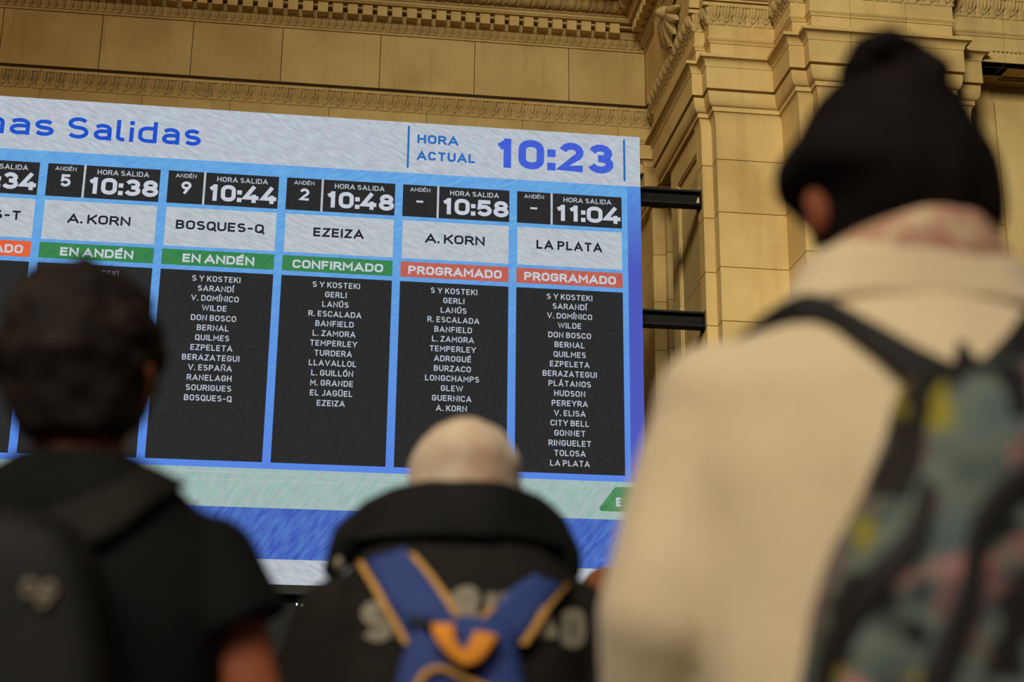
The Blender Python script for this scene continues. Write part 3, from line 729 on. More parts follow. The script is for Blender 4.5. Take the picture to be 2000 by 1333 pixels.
def hand(b, wrist, dirn, side, s=1.0):
    """palm, four bent fingers of unequal length and a thumb off the side of the palm"""
    d = Vector(dirn).normalized(); lat = d.cross(Vector((0, 1, 0)))
    if lat.length < .2: lat = Vector((1, 0, 0))
    lat.normalize(); nrm = lat.cross(d).normalized()
    palm = Vector(wrist)+d*.05*s
    ell(b, palm, (.02*s, .04*s, .05*s), Matrix((nrm, lat, d)).transposed())
    for k, ln in enumerate((.072, .082, .076, .060)):
        r = Vector(wrist)+d*.085*s+lat*(k-1.5)*.021*s*side
        k1 = r+d*ln*.45*s; k2 = k1+(d*.8+nrm*.55).normalized()*ln*.35*s; k3 = k2+(d*.45+nrm*.85).normalized()*ln*.28*s
        limb(b, [r-d*.03, k1, k2, k3], [.0095*s, .009*s, .0085*s, .0075*s], seg=8)
    t0 = Vector(wrist)+d*.03*s-lat*.03*s*side; t1 = t0+(d*.7-lat*.7*side).normalized()*.035*s; t2 = t1+(d*.9-lat*.2*side+nrm*.3).normalized()*.032*s
    limb(b, [t0, t1, t2], [.012*s, .011*s, .009*s], seg=8)
def figure_skin(name, root, J, s, mt):
    """one continuous body: head with face and ears, neck, trunk, arms with hands, legs"""
    b = bmesh.new(); h = J['head']; f = J['face'].normalized(); right = f.cross(Vector((0, 0, 1))).normalized(); u = right.cross(f).normalized()
    R = Matrix((right, f, u)).transposed()
    at = lambda x, y, z: h+R @ Vector((x*s, y*s, z*s))
    ell(b, at(0, -.008, .02), (.076*s, .095*s, .10*s), R); ell(b, at(0, .02, -.055), (.058*s, .07*s, .065*s), R)
    ell(b, at(0, .075, -.095), (.028*s, .025*s, .022*s), R)                       # chin
    limb(b, [at(0, .088, .02), at(0, .108, -.022)], [.009*s, .014*s], seg=8)       # nose
    ell(b, at(0, .085, -.055), (.024*s, .014*s, .010*s), R)                       # mouth
    for sd in (-1, 1):
        ell(b, at(.032*sd, .082, .012), (.014*s, .010*s, .009*s), R); ell(b, at(.033*sd, .086, .032), (.02*s, .008*s, .006*s), R)
        ell(b, at(.080*sd, -.005, -.012), (.010*s, .022*s, .034*s), R); ell(b, at(.088*sd, -.012, .0), (.008*s, .018*s, .022*s), R)
    limb(b, [at(0, -.015, -.07), J['neck']+Vector((0, 0, -.02))], [.055*s, .062*s])
    c, p = J['chest'], J['pelvis']; sw = (J['shR']-J['shL']).length/2
    loft(b, [(p+Vector((0, 0, -.08*s)), .13*s, .10*s), (p, .155*s, .11*s), (p+Vector((0, 0, .12*s)), .135*s, .10*s), (c+Vector((0, 0, -.10*s)), sw*.80, .11*s),
             (c+Vector((0, 0, .05*s)), sw*.9, .11*s), (J['neck']+Vector((0, 0, -.045*s)), sw*.72, .08*s), (J['neck']+Vector((0, 0, -.01*s)), .07*s, .06*s)])
    for k, sd in (('L', -1), ('R', 1)):
        limb(b, [J['sh'+k], J['el'+k], J['wr'+k]], [.05*s, .041*s, .029*s]); hand(b, J['wr'+k], J['wr'+k]-J['el'+k], sd, s)
        hp = p+Vector((.085*s*sd, 0, -.04*s)); ft = Vector((hp.x+.02*sd, hp.y, .07))
        kn = hp.lerp(ft, .5)+Vector((0, .02, 0)); limb(b, [hp, kn, ft], [.082*s, .056*s, .04*s])
        limb(b, [ft+Vector((0, -.03, -.025)), ft+Vector((.01*sd, .13, -.035))], [.034*s, .028*s])
    return fuse(name, b, mt, root, .0085, 5)
def skullcap(b, J, s):
    h = J['head']; f = J['face'].normalized(); right = f.cross(Vector((0, 0, 1))).normalized(); u = right.cross(f).normalized()
    M = Matrix((right, f, u)).transposed(); ell(b, h+M @ Vector((0, -.022*s, .028*s)), (.084*s, .096*s, .105*s), M)
def trousers(root, J, s, mt, name='trousers'):
    b = bmesh.new(); p = J['pelvis']
    loft(b, [(p+Vector((0, 0, -.10*s)), .15*s, .12*s), (p, .172*s, .128*s), (p+Vector((0, 0, .12*s)), .155*s, .118*s)])
    for sd in (-1, 1):
        hp = p+Vector((.085*s*sd, 0, -.05*s)); ft = Vector((hp.x+.02*sd, hp.y, .11)); kn = hp.lerp(ft, .5)+Vector((0, .02, 0))
        limb(b, [hp, kn, ft], [.098*s, .078*s, .066*s])
    return fuse(name, b, mt, root, .014, 5, [(.012, 9, (1, 1, 2))])
def shoes(root, J, s, mt):
    for sd in (-1, 1):
        x = J['pelvis'].x+(.085*s+.02)*sd; y = J['pelvis'].y; b = bmesh.new()
        loft(b, [((x, y+.045, .0), .043, .135), ((x, y+.045, .03), .046, .138), ((x, y+.03, .06), .042, .11), ((x, y, .10), .038, .06)])
        fuse('shoe', b, mt, root, .012, 3)
def strip(name, left, right, bv, Y, mt, parent, off=.006, th=.006, nu=4, nsub=6):
    """cloth band laid on a garment surface between two edge lines; solid"""
    def cat(p, t):
        n = len(p)-1; f = t*n; i = min(n-1, int(f)); u = f-i
        p0, p1, p2, p3 = p[max(0, i-1)], p[i], p[i+1], p[min(n, i+2)]
        return tuple(.5*((2*p1[k])+(-p0[k]+p2[k])*u+(2*p0[k]-5*p1[k]+4*p2[k]-p3[k])*u*u+(-p0[k]+3*p1[k]-3*p2[k]+p3[k])*u**3) for k in range(2))
    N = (len(left)-1)*nsub; V = []; o0 = Vector((0, 0, CAMZ)); base = Vector(parent.location); rows = []
    lastd = None
    for i in range(N+1):
        l, r = cat(left, i/N), cat(right, i/N)
        for j in range(nu+1):
            x = l[0]+(r[0]-l[0])*j/nu; y = l[1]+(r[1]-l[1])*j/nu; d = ray(x, y); hit = bv.ray_cast(o0, d, 6)[0] if bv else None
            dist = (hit-o0).length if hit else None
            if dist is None or (lastd and abs(dist-lastd) > .10): dist = lastd if lastd else Y/d.y
            lastd = dist if hit else lastd
            rows.append((d, dist))
        lastd = rows[-(nu//2+1)][1]
    W = nu+1
    # smooth the distances along and across so the band lies taut
    dd = [r[1] for r in rows]
    for _ in range(3):
        nd = dd[:]
        for i in range(N+1):
            for j in range(W):
                s = dd[i*W+j]*2; c = 2
                for a, b_ in ((i-1, j), (i+1, j), (i, j-1), (i, j+1)):
                    if 0 <= a <= N and 0 <= b_ < W: s += dd[a*W+b_]; c += 1
                nd[i*W+j] = min(s/c, dd[i*W+j]+.002)
        dd = nd
    for (d, _), q in zip(rows, dd): V.append(o0+d*(q-off-th)-base)
    n = len(V)
    for (d, _), q in zip(rows, dd): V.append(o0+d*(q-off+.012)-base)
    F = []
    for i in range(N):
        for j in range(nu):
            a = i*W+j; F.append((a, a+1, a+W+1, a+W)); F.append((n+a, n+a+W, n+a+W+1, n+a+1))
        F.append((i*W, (i+1)*W, n+(i+1)*W, n+i*W)); a = i*W+nu; F.append((a, n+a, n+a+W, a+W))
    F.append(tuple(range(0, W))+tuple(range(n+W-1, n-1, -1))); a = N*W; F.append(tuple(range(a+W-1, a-1, -1))+tuple(range(n+a, n+a+W)))
    return link(name, V, F, mt, parent, True)
def pillow(name, outline, Y0, Y1, mt, parent, voxel=.012, levels=((0, .96), (.35, 1.0), (.75, .95), (.95, .8), (1, .55)), smooth=4):
    """soft bag: the outline at depth Y0 (against the back) swelling toward Y1"""
    pts = [P(x, y, (Y0+Y1)/2) for x, y in outline]; c = sum(pts, Vector())/len(pts); b = bmesh.new(); prev = None
    for t, k in levels:
        cur = [b.verts.new((c.x+(p.x-c.x)*k, Y0+(Y1-Y0)*t, c.z+(p.z-c.z)*k)) for p in pts]
        if prev:
            for i in range(len(pts)): b.faces.new((prev[i], prev[(i+1) % len(pts)], cur[(i+1) % len(pts)], cur[i]))
        else: b.faces.new(cur)
        prev = cur
    b.faces.new(prev[::-1])
    return fuse(name, b, mt, parent, voxel, smooth)

SKIN = noise_mat('skin', [(.3, (176, 108, 78)), (.7, (196, 128, 94))], 12, .55, None, spec=.3)
SKIN_D = noise_mat('tan_skin', [(.3, (140, 76, 52)), (.7, (158, 90, 62))], 12, .55, None, spec=.3)
SKIN_P = noise_mat('pale_skin', [(.3, (206, 150, 122)), (.7, (222, 176, 150))], 14, .55, None, spec=.3)
BLACKHAIR = noise_mat('black_hair', [(.3, (8, 6, 6)), (.7, (24, 16, 14))], 10, .8, (.5, .004, 60), (1, 1, 3), spec=.12)
BROWNHAIR = noise_mat('dark_brown_hair', [(.3, (18, 12, 9)), (.62, (34, 25, 19)), (.8, (58, 44, 34))], 16, .75, (.7, .006, 34), (1, 1, 2), spec=.2)
JEANS = noise_mat('dark_denim', [(.3, (28, 32, 44)), (.7, (44, 50, 66))], 20, .9)
SHOE = noise_mat('dark_shoe', [(.3, (22, 22, 24)), (.7, (40, 40, 42))], 20, .6)

# ---- woman in the cream fleece
WY = 1.42
wroot = thing('person', 'person in cream fleece jacket with dark hair in a top bun, seen from behind', 'person', (P(1790, 700, WY).x, WY, 0))
hc = P(1722, 408, WY)
J = dict(head=hc, face=Vector((-.10, 1, .16)), neck=P(1755, 610, WY), chest=P(1800, 930, WY+.01), pelvis=Vector((P(1800, 900, WY).x, WY, .90)),
         shL=P(1400, 820, WY), shR=P(2180, 840, WY), elL=P(1280, 1210, WY), elR=P(2270, 1240, WY), wrL=P(1310, 1580, WY-.0)+Vector((0, .10, 0)), wrR=P(2260, 1600, WY)+Vector((0, .12, 0)))
figure_skin('body', wroot, J, .96, SKIN_D); trousers(wroot, J, .96, JEANS); shoes(wroot, J, .96, SHOE)
# hair gathered up: cap of hair, then the bun with its loose tip
b = bmesh.new()
def hr(xc, y, half, dy=0, ry=.10): c = P(xc, y, WY); return ((c.x, WY+dy, c.z), (P(xc+half, y, WY)-c).length, ry)
rings = [hr(1775, 525, 146, .0, .065), hr(1775, 486, 165, .0, .082), hr(1774, 450, 172, .0, .096), hr(1766, 408, 178, .0, .104), hr(1740, 378, 202, .0, .107), hr(1731, 350, 204, .0, .108), hr(1728, 315, 196, .005, .108), hr(1731, 270, 170, .008, .10), hr(1733, 225, 146, .008, .088), hr(1736, 180, 115, .005, .07), hr(1738, 150, 70, .0, .045)]
loft(b, rings, power=2.1); skullcap(b, J, .87)
whair, _ = fuse('hair', b, BLACKHAIR, wroot, .008, 5, [(.006, 30, (1, 1, .4))])
b = bmesh.new(); bc = P(1741, 152, WY-.02)
for k in range(10):
    a = 2*math.pi*k/10; ell(b, bc+Vector((.038*math.cos(a), -.01+.012*math.sin(2*a), .026*math.sin(a))), (.024, .034, .021))
ell(b, bc, (.046, .040, .036)); tip = P(1748, 80, WY-.02)
limb(b, [bc+Vector((0, 0, .03)), tip], [.016, .005])
o, _ = fuse('hair_bun', b, BLACKHAIR, wroot, .006, 3); 
# fleece
FLEECE = noise_mat('cream_fleece', [(.2, (206, 184, 148)), (.55, (216, 194, 158)), (.85, (226, 206, 172))], 5, .95, (.5, .004, 150), sheen=.4)
b = bmesh.new()
def cr(xc, y, half, ry, dy=0): c = P(xc, y, WY); return ((c.x, WY+dy, c.z), (P(xc+half, y, WY)-c).length, ry)
low = [((P(1800, 900, WY).x, WY, .78), .225, .165), ((P(1800, 900, WY).x, WY, .95), .225, .165)]
loft(b, low+[cr(1795, 1330, 425, .150), cr(1795, 1150, 440, .150), cr(1795, 960, 450, .150), cr(1790, 800, 440, .135), cr(1785, 720, 395, .115), cr(1780, 655, 300, .095), cr(1775, 610, 215, .082)])
for k in ('L', 'R'):
    limb(b, [J['sh'+k]+Vector((0, 0, -.005)), J['el'+k], J['wr'+k]], [.062, .057, .048])
sl = P(1405, 790, WY); ell(b, sl, (.066, .07, .062)); sr = P(2185, 810, WY); ell(b, sr, (.066, .07, .062))
fleece, fbv = fuse('fleece_jacket', b, FLEECE, wroot, .009, 6, [(.018, 6, (1, 1, .45)), (.004, 16, (1, 1, .6))], 3)
COLL = noise_mat('flowered_collar', [(.40, (206, 182, 146)), (.50, (176, 110, 100)), (.56, (200, 172, 136)), (.62, (120, 60, 62)), (.7, (204, 180, 144))], 24, .95, (.6, .006, 120))
b = bmesh.new()
loft(b, [cr(1775, 640, 265, .098, .0), cr(1775, 580, 218, .09), cr(1775, 530, 205, .086)])
fuse('collar', b, FLEECE, wroot, .008, 5, [(.008, 12, (1, 1, 1))])
b = bmesh.new()
loft(b, [cr(1772, 560, 196, .088, .0), cr(1775, 510, 176, .088, -.004), cr(1785, 470, 120, .084, -.01), cr(1788, 455, 90, .07, -.012)])
o, _ = fuse('collar_edge', b, COLL, wroot, .007, 3); o['label'] = 'cream collar edge with reddish flower print'

# her backpack
def floral():
    m = mat('flowered_canvas', (96, 108, 96), .85); nt = m.node_tree; L = nt.links; bs = nt.nodes['Principled BSDF']
    v = coords(nt); prev = None
    def spots(scale, thr, col, seedv):
        mp = nt.nodes.new('ShaderNodeMapping'); mp.inputs['Location'].default_value = seedv; L.new(v, mp.inputs[0])
        f = noisy(nt, mp.outputs[0], scale, 2, .5); r = nt.nodes.new('ShaderNodeMapRange'); r.inputs['From Min'].default_value = thr; r.inputs['From Max'].default_value = thr+.04; L.new(f, r.inputs[0]); return r.outputs[0], col
    last = None
    f = noisy(nt, v, 14, 3); r = ramp(nt, [(.35, (62, 72, 70)), (.5, (100, 112, 102)), (.65, (84, 96, 102))]); L.new(f, r.inputs[0]); last = r.outputs[0]
    for s in (spots(12, .55, (22, 20, 20), (3, 1, 5)), spots(13, .58, (170, 116, 114), (7, 4, 1)), spots(15, .60, (112, 82, 84), (1, 9, 4)), spots(17, .62, (140, 130, 42), (2, 6, 3))):
        mx = nt.nodes.new('ShaderNodeMixRGB'); L.new(s[0], mx.inputs[0]); L.new(last, mx.inputs[1]); mx.inputs[2].default_value = lin(s[1]); last = mx.outputs[0]
    L.new(last, bs.inputs['Base Color']); return m
FLOR = floral(); WEB = noise_mat('black_webbing', [(.3, (18, 17, 15)), (.7, (30, 28, 25))], 20, .7, (.3, .002, 200), spec=.3)
bag = thing('backpack', 'grey-green flowered backpack with black straps on the back of the cream fleece', 'backpack', (P(1880, 1000, 1.2).x, 1.2, P(1880, 1400, 1.2).z))
ol = [(1790, 712), (1880, 696), (1990, 700), (2110, 720), (2190, 800), (2230, 950), (2260, 1200), (2270, 1500), (2230, 1640), (1900, 1660), (1620, 1640), (1578, 1500), (1590, 1330), (1612, 1180), (1652, 1060), (1715, 940), (1765, 820)]
sack, sbv = pillow('sack', ol, 1.268, 1.135, FLOR, bag)
strip('side_mesh', [(1782, 770), (1760, 850), (1700, 960)], [(1812, 800), (1800, 900), (1770, 970)], sbv, 1.2, WEB, bag, .004)
strip('shoulder_strap', [(1440, 660), (1510, 600), (1590, 574), (1700, 625), (1800, 680), (1890, 720)], [(1490, 640), (1530, 625), (1600, 622), (1680, 668), (1760, 730), (1810, 800)], fbv, 1.3, WEB, bag, .008, .012)
strip('shoulder_strap', [(2080, 560), (2010, 600), (1960, 660), (1900, 720)], [(2200, 640), (2090, 690), (2040, 740), (2000, 780)], fbv, 1.3, WEB, bag, .008, .012)
strip('haul_loop', [(1868, 672), (1882, 665), (1900, 690), (1925, 712)], [(1862, 712), (1884, 700), (1900, 715), (1915, 730)], fbv, 1.28, WEB, bag, .014, .008)
strip('compression_strap', [(1800, 930), (1765, 1030), (1680, 1130), (1600, 1260), (1580, 1420)], [(1830, 950), (1810, 1050), (1725, 1160), (1640, 1290), (1612, 1420)], sbv, 1.15, WEB, bag, .003, .006)
strip('zip_edge', [(2060, 880), (1960, 930), (1895, 1020), (1870, 1150), (1810, 1290), (1770, 1420)], [(2060, 940), (1990, 975), (1935, 1060), (1915, 1180), (1865, 1320), (1830, 1440)], sbv, 1.15, WEB, bag, .003, .006)

# ---- man in the black t-shirt, left
MY = 1.85
mroot = thing('person', 'person in black t-shirt with short curly dark brown hair, seen from behind', 'person', (P(150, 900, MY).x, MY, 0))
J = dict(head=P(160, 735, MY), face=Vector((.22, 1, .22)), neck=P(165, 915, MY), chest=P(130, 1130, MY+.01), pelvis=Vector((P(130, 1100, MY).x, MY, .90)),
         shL=P(-160, 1090, MY), shR=P(400, 1095, MY), elL=P(-260, 1420, MY), elR=P(500, 1400, MY-.01), wrL=P(-240, 1660, MY)+Vector((0, .12, 0)), wrR=P(440, 1600, MY)+Vector((0, .2, 0)))
figure_skin('body', mroot, J, 1.0, SKIN_D); trousers(mroot, J, 1.0, JEANS); shoes(mroot, J, 1.0, SHOE)
b = bmesh.new()
def hm(xc, y, half, ry, dy=0): c = P(xc, y, MY); return ((c.x, MY+dy, c.z), (P(xc+half, y, MY)-c).length, ry)
loft(b, [hm(150, 868, 98, .05, -.035), hm(150, 830, 128, .07, -.02), hm(152, 760, 146, .10, -.01), hm(158, 680, 152, .115, .0), hm(160, 610, 140, .11, .005), hm(160, 565, 112, .09, .005), hm(160, 535, 70, .05, .005)], power=2.1)
skullcap(b, J, 1.0)
random.seed(4)
for k in range(150):                                                   # curls
    th = random.uniform(0, 2*math.pi); z = random.uniform(-.9, .98); rxy = math.sqrt(1-z*z)
    c = P(157, 690, MY)+Vector((.098*rxy*math.cos(th), .112*rxy*math.sin(th), .106*z)); ell(b, c, (.011, .011, .013))
fuse('hair', b, BROWNHAIR, mroot, .0055, 4, [(.008, 28, (1, 1, 1))])
TEE = noise_mat('black_cotton', [(.3, (13, 13, 14)), (.7, (21, 21, 21))], 9, .9, (.3, .003, 120), spec=.15)
b = bmesh.new()
def mr_(xc, y, half, ry, dy=0): c = P(xc, y, MY); return ((c.x, MY+dy, c.z), (P(xc+half, y, MY)-c).length, ry)
cx = P(130, 1100, MY).x
loft(b, [((cx, MY, .84), .185, .13), ((cx, MY, .98), .185, .13), mr_(125, 1333, 335, .14), mr_(122, 1200, 335, .14), mr_(125, 1090, 330, .13), mr_(135, 1010, 285, .11), mr_(150, 950, 215, .09), mr_(160, 915, 148, .078), mr_(160, 893, 122, .07)])
for k in ('L', 'R'):
    a, e = J['sh'+k], J['el'+k]; limb(b, [a+Vector((0, 0, -.01)), a.lerp(e, .50)], [.072, .084], open_end=True)
tee, tbv = fuse('t_shirt', b, TEE, mroot, .009, 7, [(.012, 8, (1, 1, 1))], 9)
bag2 = thing('backpack', 'black backpack with small metal ring pulls on the man in the black t-shirt', 'backpack', (P(60, 1200, 1.68).x, 1.68, P(60, 1400, 1.68).z))
BLK = noise_mat('black_nylon', [(.3, (12, 12, 10)), (.7, (19, 18, 15))], 12, .7, (.3, .003, 150), spec=.3)
ol = [(-180, 1010), (-60, 975), (60, 985), (150, 1020), (190, 1090), (215, 1200), (235, 1400), (230, 1600), (100, 1640), (-120, 1640), (-230, 1560), (-240, 1200)]
s2, s2bv = pillow('sack', ol, 1.715, 1.60, BLK, bag2)
STR2 = noise_mat('charcoal_strap', [(.3, (25, 24, 20)), (.7, (34, 32, 27))], 12, .8)
strip('shoulder_strap', [(60, 1010), (150, 975), (235, 940), (290, 905)], [(130, 1080), (215, 1055), (300, 990), (370, 945)], tbv, 1.72, STR2, bag2, .008, .012)
strip('shoulder_strap', [(-60, 1010), (-110, 960), (-140, 910)], [(-150, 1040), (-200, 990), (-230, 930)], tbv, 1.72, STR2, bag2, .008, .012)
RING = mat('worn_steel', (132, 122, 104), .45, .3, .5)
for (x, y) in ((57, 1150), (95, 1155), (84, 1170)):
    d_ = ray(x, y); h_ = s2bv.ray_cast(Vector((0, 0, CAMZ)), d_, 5)[0]; c = h_-d_*.006-Vector(bag2.location); V = []; F = []
    for i in range(16):
        for j in range(8):
            A, B = 2*math.pi*i/16, 2*math.pi*j/8; rr_ = .0056+.0024*math.cos(B)
            V.append((c.x+rr_*math.cos(A), c.y+.0028*math.sin(B), c.z+1.25*rr_*math.sin(A)))
    for i in range(16):
        for j in range(8): F.append((i*8+j, ((i+1) % 16)*8+j, ((i+1) % 16)*8+(j+1) % 8, i*8+(j+1) % 8))
    link('ring_pull', V, F, RING, bag2, True)

# ---- elderly man in the black security jacket
OY = 2.30
oroot = thing('person', 'person with cropped white hair in a black lettered security jacket, seen from behind', 'person', (P(900, 1100, OY).x, OY, 0))
J = dict(head=P(909, 966, OY+.02), face=Vector((.05, 1, .02)), neck=P(905, 1060, OY), chest=P(890, 1230, OY+.01), pelvis=Vector((P(885, 1200, OY).x, OY, .86)),
         shL=P(678, 1203, OY), shR=P(1105, 1220, OY), elL=P(578, 1500, OY), elR=P(1190, 1510, OY), wrL=P(590, 1720, OY)+Vector((0, .14, 0)), wrR=P(1170, 1720, OY)+Vector((0, .14, 0)))
figure_skin('body', oroot, J, .97, SKIN_P); trousers(oroot, J, .97, JEANS); shoes(oroot, J, .97, SHOE)
WHAIR = noise_mat('white_stubble_hair', [(.36, (206, 164, 140)), (.48, (218, 190, 162)), (.62, (226, 206, 180))], 13, .85, (.5, .003, 140), sheen=.3)
b = bmesh.new()
def ho(xc, y, half, ry, dy=0): c = P(xc, y, OY); return ((c.x, OY+.02+dy, c.z), (P(xc+half, y, OY)-c).length, ry)
loft(b, [ho(910, 1000, 86, .06, -.02), ho(909, 965, 107, .085, -.01), ho(909, 935, 111, .10, 0), ho(911, 903, 109, .108, 0), ho(911, 880, 100, .108, 0), ho(911, 858, 85, .098, .0), ho(912, 838, 64, .080, .0), ho(912, 826, 42, .055, .0), ho(912, 818, 22, .03, .0)], power=2.0); skullcap(b, J, .88)
fuse('hair', b, WHAIR, oroot, .007, 4, [(.003, 30, (1, 1, 1))])
JACK = noise_mat('black_jacket_cloth', [(.3, (26, 24, 21)), (.7, (37, 34, 29))], 7, .85, (.3, .003, 90), spec=.2)
HOOD = noise_mat('black_hood_cloth', [(.3, (15, 15, 14)), (.7, (25, 24, 22))], 7, .8, (.3, .003, 90), spec=.25)
b = bmesh.new()
def orr(xc, y, half, ry, dy=0): c = P(xc, y, OY); return ((c.x, OY+dy, c.z), (P(xc+half, y, OY)-c).length, ry)
cx = P(885, 1200, OY).x
loft(b, [((cx, OY, .72), .215, .155), ((cx, OY, .92), .215, .155), orr(885, 1420, 268, .155), orr(885, 1300, 272, .155), orr(885, 1210, 262, .145), orr(888, 1140, 228, .125), orr(892, 1085, 180, .11), orr(900, 1030, 130, .09)])
for k in ('L', 'R'): limb(b, [J['sh'+k]+Vector((0, 0, -.01)), J['el'+k], J['wr'+k]], [.076, .074, .056])
jack, jbv = fuse('jacket', b, JACK, oroot, .010, 8, [(.014, 7, (1, 1, .8)), (.005, 20, (1, 1, 1))], 5)
b = bmesh.new()                                                        # big folded hood lying over the shoulders
arcp = [(648, 1112), (690, 1055), (735, 1018), (790, 992), (850, 982), (910, 982), (970, 988), (1030, 1006), (1070, 1036), (1100, 1080), (1112, 1120)]
hp_ = [P(x, y, OY-.07+.0011*abs(x-890)*.3) for x, y in arcp]; rad = [.018, .031, .034, .033, .033, .034, .034, .033, .031, .026, .016]
limb(b, hp_, rad); loft(b, [orr(890, 1075, 205, .11, -.01), orr(896, 1040, 170, .11, -.01), orr(903, 1005, 142, .105, -.01), orr(906, 968, 112, .10, .0)])
hood, hbv = fuse('hood', b, HOOD, oroot, .008, 6, [(.010, 12, (1, 1, 1))], 2)
hood['label'] = 'darker folded hood'
o, _ = (lambda bb: (ell(bb, P(662, 1102, OY-.10), (.008, .006, .012)), fuse('toggle', bb, RING, oroot, .003, 1))[1])(bmesh.new())
o['label'] = 'small brass-coloured cord toggle'
# lettering on the jacket back, laid on its surface in an arch
LETG = noise_mat('grey_lettering', [(.3, (150, 142, 124)), (.7, (166, 158, 140))], 30, .7, None)
def on_jacket(px, py, lift=.005):
    d = ray(px, py); o0 = Vector((0, 0, CAMZ)); h_ = jbv.ray_cast(o0, d, 6)[0]
    r_ = (h_-o0).length if h_ else (OY-.14)/d.y
    return o0+d*(r_-lift)-Vector(oroot.location)
WORD = [('S', 707, 766, 1248), ('E', 772, 812, 1247), ('G', 816, 850, 1228), ('U', 853, 886, 1222), ('R', 891, 935, 1218), ('I', 958, 962, 1222), ('D', 978, 1016, 1228), ('A', 1040, 1090, 1252), ('D', 1100, 1141, 1262)]
for ch, xa, xb, yb in WORD:
    wdt = GL[ch][0]; hgt = 68
    for grow, t, nm in ((1.0, .085, 'letter_outline'), (.0, .10, 'letter_core')):
        V = []; F = []
        k = 1.0
        for pl in GL[ch][1]:
            q = []
            for p in pl:
                if p == 'z': q.append('z'); continue
                q.append(((xa+9)+(p[0]/max(wdt, .01))*(xb-xa-18) if wdt else (xa+xb)/2, yb-6-(hgt-12)*p[1]))
            if nm == 'letter_core': stroke(V, F, q, 8.0, lambda a_, b_: on_jacket(a_, b_, .0065))
            else:
                # outer double line either side of the core
                pts = [p for p in q if p != 'z']
                for side in (-1, 1):
                    r_ = []
                    n_ = len(pts); cl = q[-1] == 'z'
                    for i_ in range(n_):
                        a0 = Vector(pts[i_-1] if (cl or i_) else pts[0]); c0 = Vector(pts[(i_+1) % n_] if (cl or i_ < n_-1) else pts[-1]); d_ = (c0-a0)
                        if d_.length < 1e-6: d_ = Vector((1, 0))
                        d_.normalize(); r_.append((pts[i_][0]-d_.y*8.5*side, pts[i_][1]+d_.x*8.5*side))
                    stroke(V, F, r_+(['z'] if cl else []), 5.0, lambda a_, b_: on_jacket(a_, b_, .0065))
        o = link('lettering', V, F, LETG, jack)
# his blue and orange backpack
NAVY = noise_mat('blue_canvas', [(.3, (44, 62, 122)), (.7, (56, 76, 140))], 10, .75, (.3, .003, 150), spec=.3)
ORNG = noise_mat('orange_webbing', [(.3, (222, 140, 40)), (.7, (236, 156, 56))], 10, .7, (.3, .002, 160))
AMB = noise_mat('amber_piping', [(.3, (196, 146, 78)), (.7, (212, 162, 92))], 10, .75)
bag3 = thing('backpack', 'blue backpack with orange-edged straps and orange grab loop on the security jacket', 'backpack', (P(900, 1300, 2.1).x, 2.1, P(900, 1480, 2.1).z))
ol = [(805, 1228), (850, 1205), (900, 1200), (960, 1205), (1000, 1225), (1015, 1270), (1032, 1350), (1050, 1480), (1030, 1620), (900, 1640), (770, 1620), (748, 1480), (765, 1350), (785, 1280)]
s3, s3bv = pillow('sack', ol, 2.150, 2.055, NAVY, bag3, .009)
Ls = ([(712, 1092), (742, 1150), (775, 1205), (800, 1262)], [(792, 1068), (835, 1120), (872, 1175), (905, 1232)])
Rs = ([(1045, 1122), (1000, 1150), (958, 1195), (915, 1235)], [(1102, 1140), (1065, 1185), (1030, 1235), (1000, 1270)])
for l, r in (Ls, Rs): strip('shoulder_strap', l, r, jbv, 2.17, NAVY, bag3, .014, .010)
def edge(pts, wd, nm, bv, mt_, lift): strip(nm, [(x-wd, y) for x, y in pts], [(x+wd, y+2) for x, y in pts], bv, 2.17, mt_, bag3, lift, .008)
edge([(700, 1094), (734, 1150), (766, 1208), (796, 1258)], 8, 'strap_piping', jbv, AMB, .018)
edge([(802, 1078), (845, 1130), (880, 1182), (908, 1228)], 8, 'strap_piping', jbv, AMB, .018)
edge([(965, 1184), (948, 1200), (930, 1218), (916, 1234)], 7, 'strap_piping', jbv, AMB, .018)
edge([(1108, 1138), (1072, 1180), (1048, 1220), (1022, 1258)], 8, 'strap_piping', jbv, AMB, .018)
strip('grab_loop', [(841, 1218), (852, 1250), (880, 1285), (905, 1300)], [(888, 1218), (888, 1245), (900, 1265), (912, 1275)], s3bv, 2.07, ORNG, bag3, .018, .010)
strip('grab_loop', [(928, 1232), (920, 1250), (910, 1268), (900, 1280)], [(975, 1240), (958, 1268), (935, 1294), (903, 1302)], s3bv, 2.07, ORNG, bag3, .018, .010)
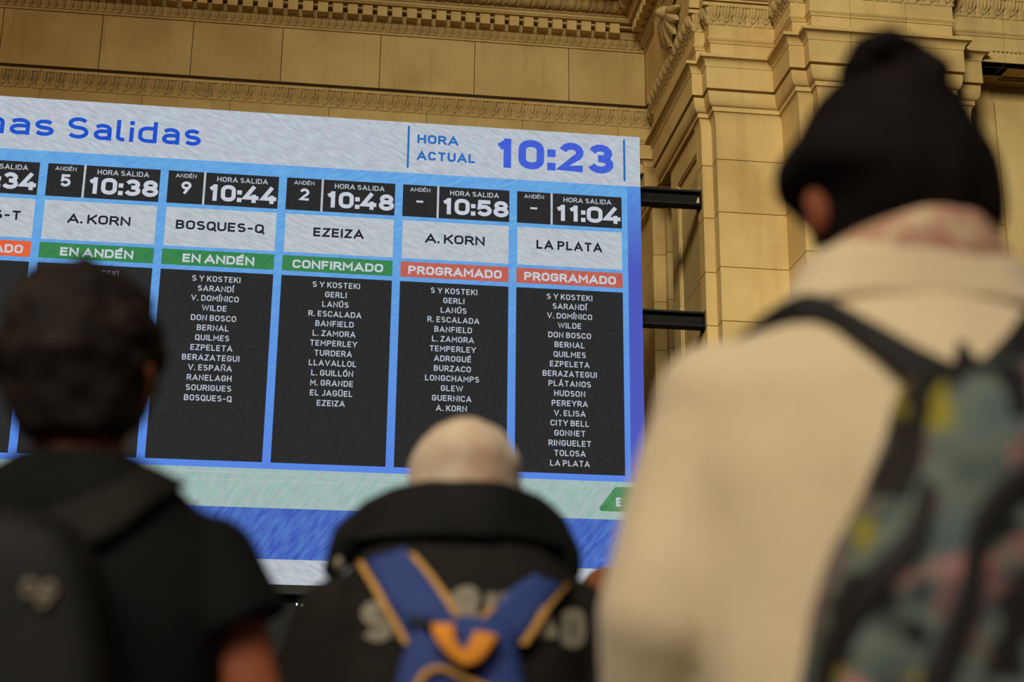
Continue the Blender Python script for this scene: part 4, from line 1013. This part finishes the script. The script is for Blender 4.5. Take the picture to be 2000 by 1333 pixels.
strip('pocket_zip', [(806, 1345), (825, 1312), (860, 1300), (905, 1318), (950, 1338), (1000, 1350)], [(816, 1352), (833, 1322), (862, 1311), (903, 1330), (948, 1350), (998, 1362)], s3bv, 2.07, AMB, bag3, .004, .005)
BUCK = mat('dark_buckle', (24, 30, 46), .5)
strip('buckle', [(800, 1198), (822, 1205), (850, 1210)], [(798, 1222), (820, 1228), (848, 1232)], s3bv, 2.14, BUCK, bag3, .012, .01)

# ---- someone further off, almost wholly hidden between the last two
HY = 4.3
hroot = thing('person', 'mostly hidden person with reddish brown hair between the security jacket and the cream fleece', 'person', (P(1192, 1170, HY).x, HY, 0))
hd = P(1184, 1198, HY)
J = dict(head=hd, face=Vector((-.3, 1, .1)), neck=hd+Vector((0, 0, -.17)), chest=hd+Vector((0, 0, -.36)), pelvis=Vector((hd.x, HY, .88)),
         shL=hd+Vector((-.17, 0, -.25)), shR=hd+Vector((.17, 0, -.25)), elL=hd+Vector((-.22, 0, -.52)), elR=hd+Vector((.22, 0, -.52)), wrL=hd+Vector((-.22, .1, -.75)), wrR=hd+Vector((.22, .1, -.75)))
figure_skin('body', hroot, J, .95, SKIN_D); trousers(hroot, J, .95, JEANS); shoes(hroot, J, .95, SHOE)
RHAIR = noise_mat('reddish_brown_hair', [(.3, (96, 56, 32)), (.7, (140, 84, 50))], 14, .6, (.5, .004, 60))
b = bmesh.new(); ell(b, hd+Vector((0, -.012, .025)), (.086, .10, .108)); ell(b, hd+Vector((0, -.04, -.05)), (.08, .07, .08))
fuse('hair', b, RHAIR, hroot, .01, 3)
b = bmesh.new(); q = J['pelvis']
loft(b, [(q+Vector((0, 0, -.05)), .17, .13), (q+Vector((0, 0, .15)), .165, .125), (J['chest'], .19, .13), (hd+Vector((0, 0, -.24)), .16, .10), (hd+Vector((0, 0, -.19)), .08, .07)])
for k in ('L', 'R'): limb(b, [J['sh'+k], J['el'+k], J['wr'+k]], [.062, .055, .042])
fuse('dark_coat', b, JACK, hroot, .014, 5)
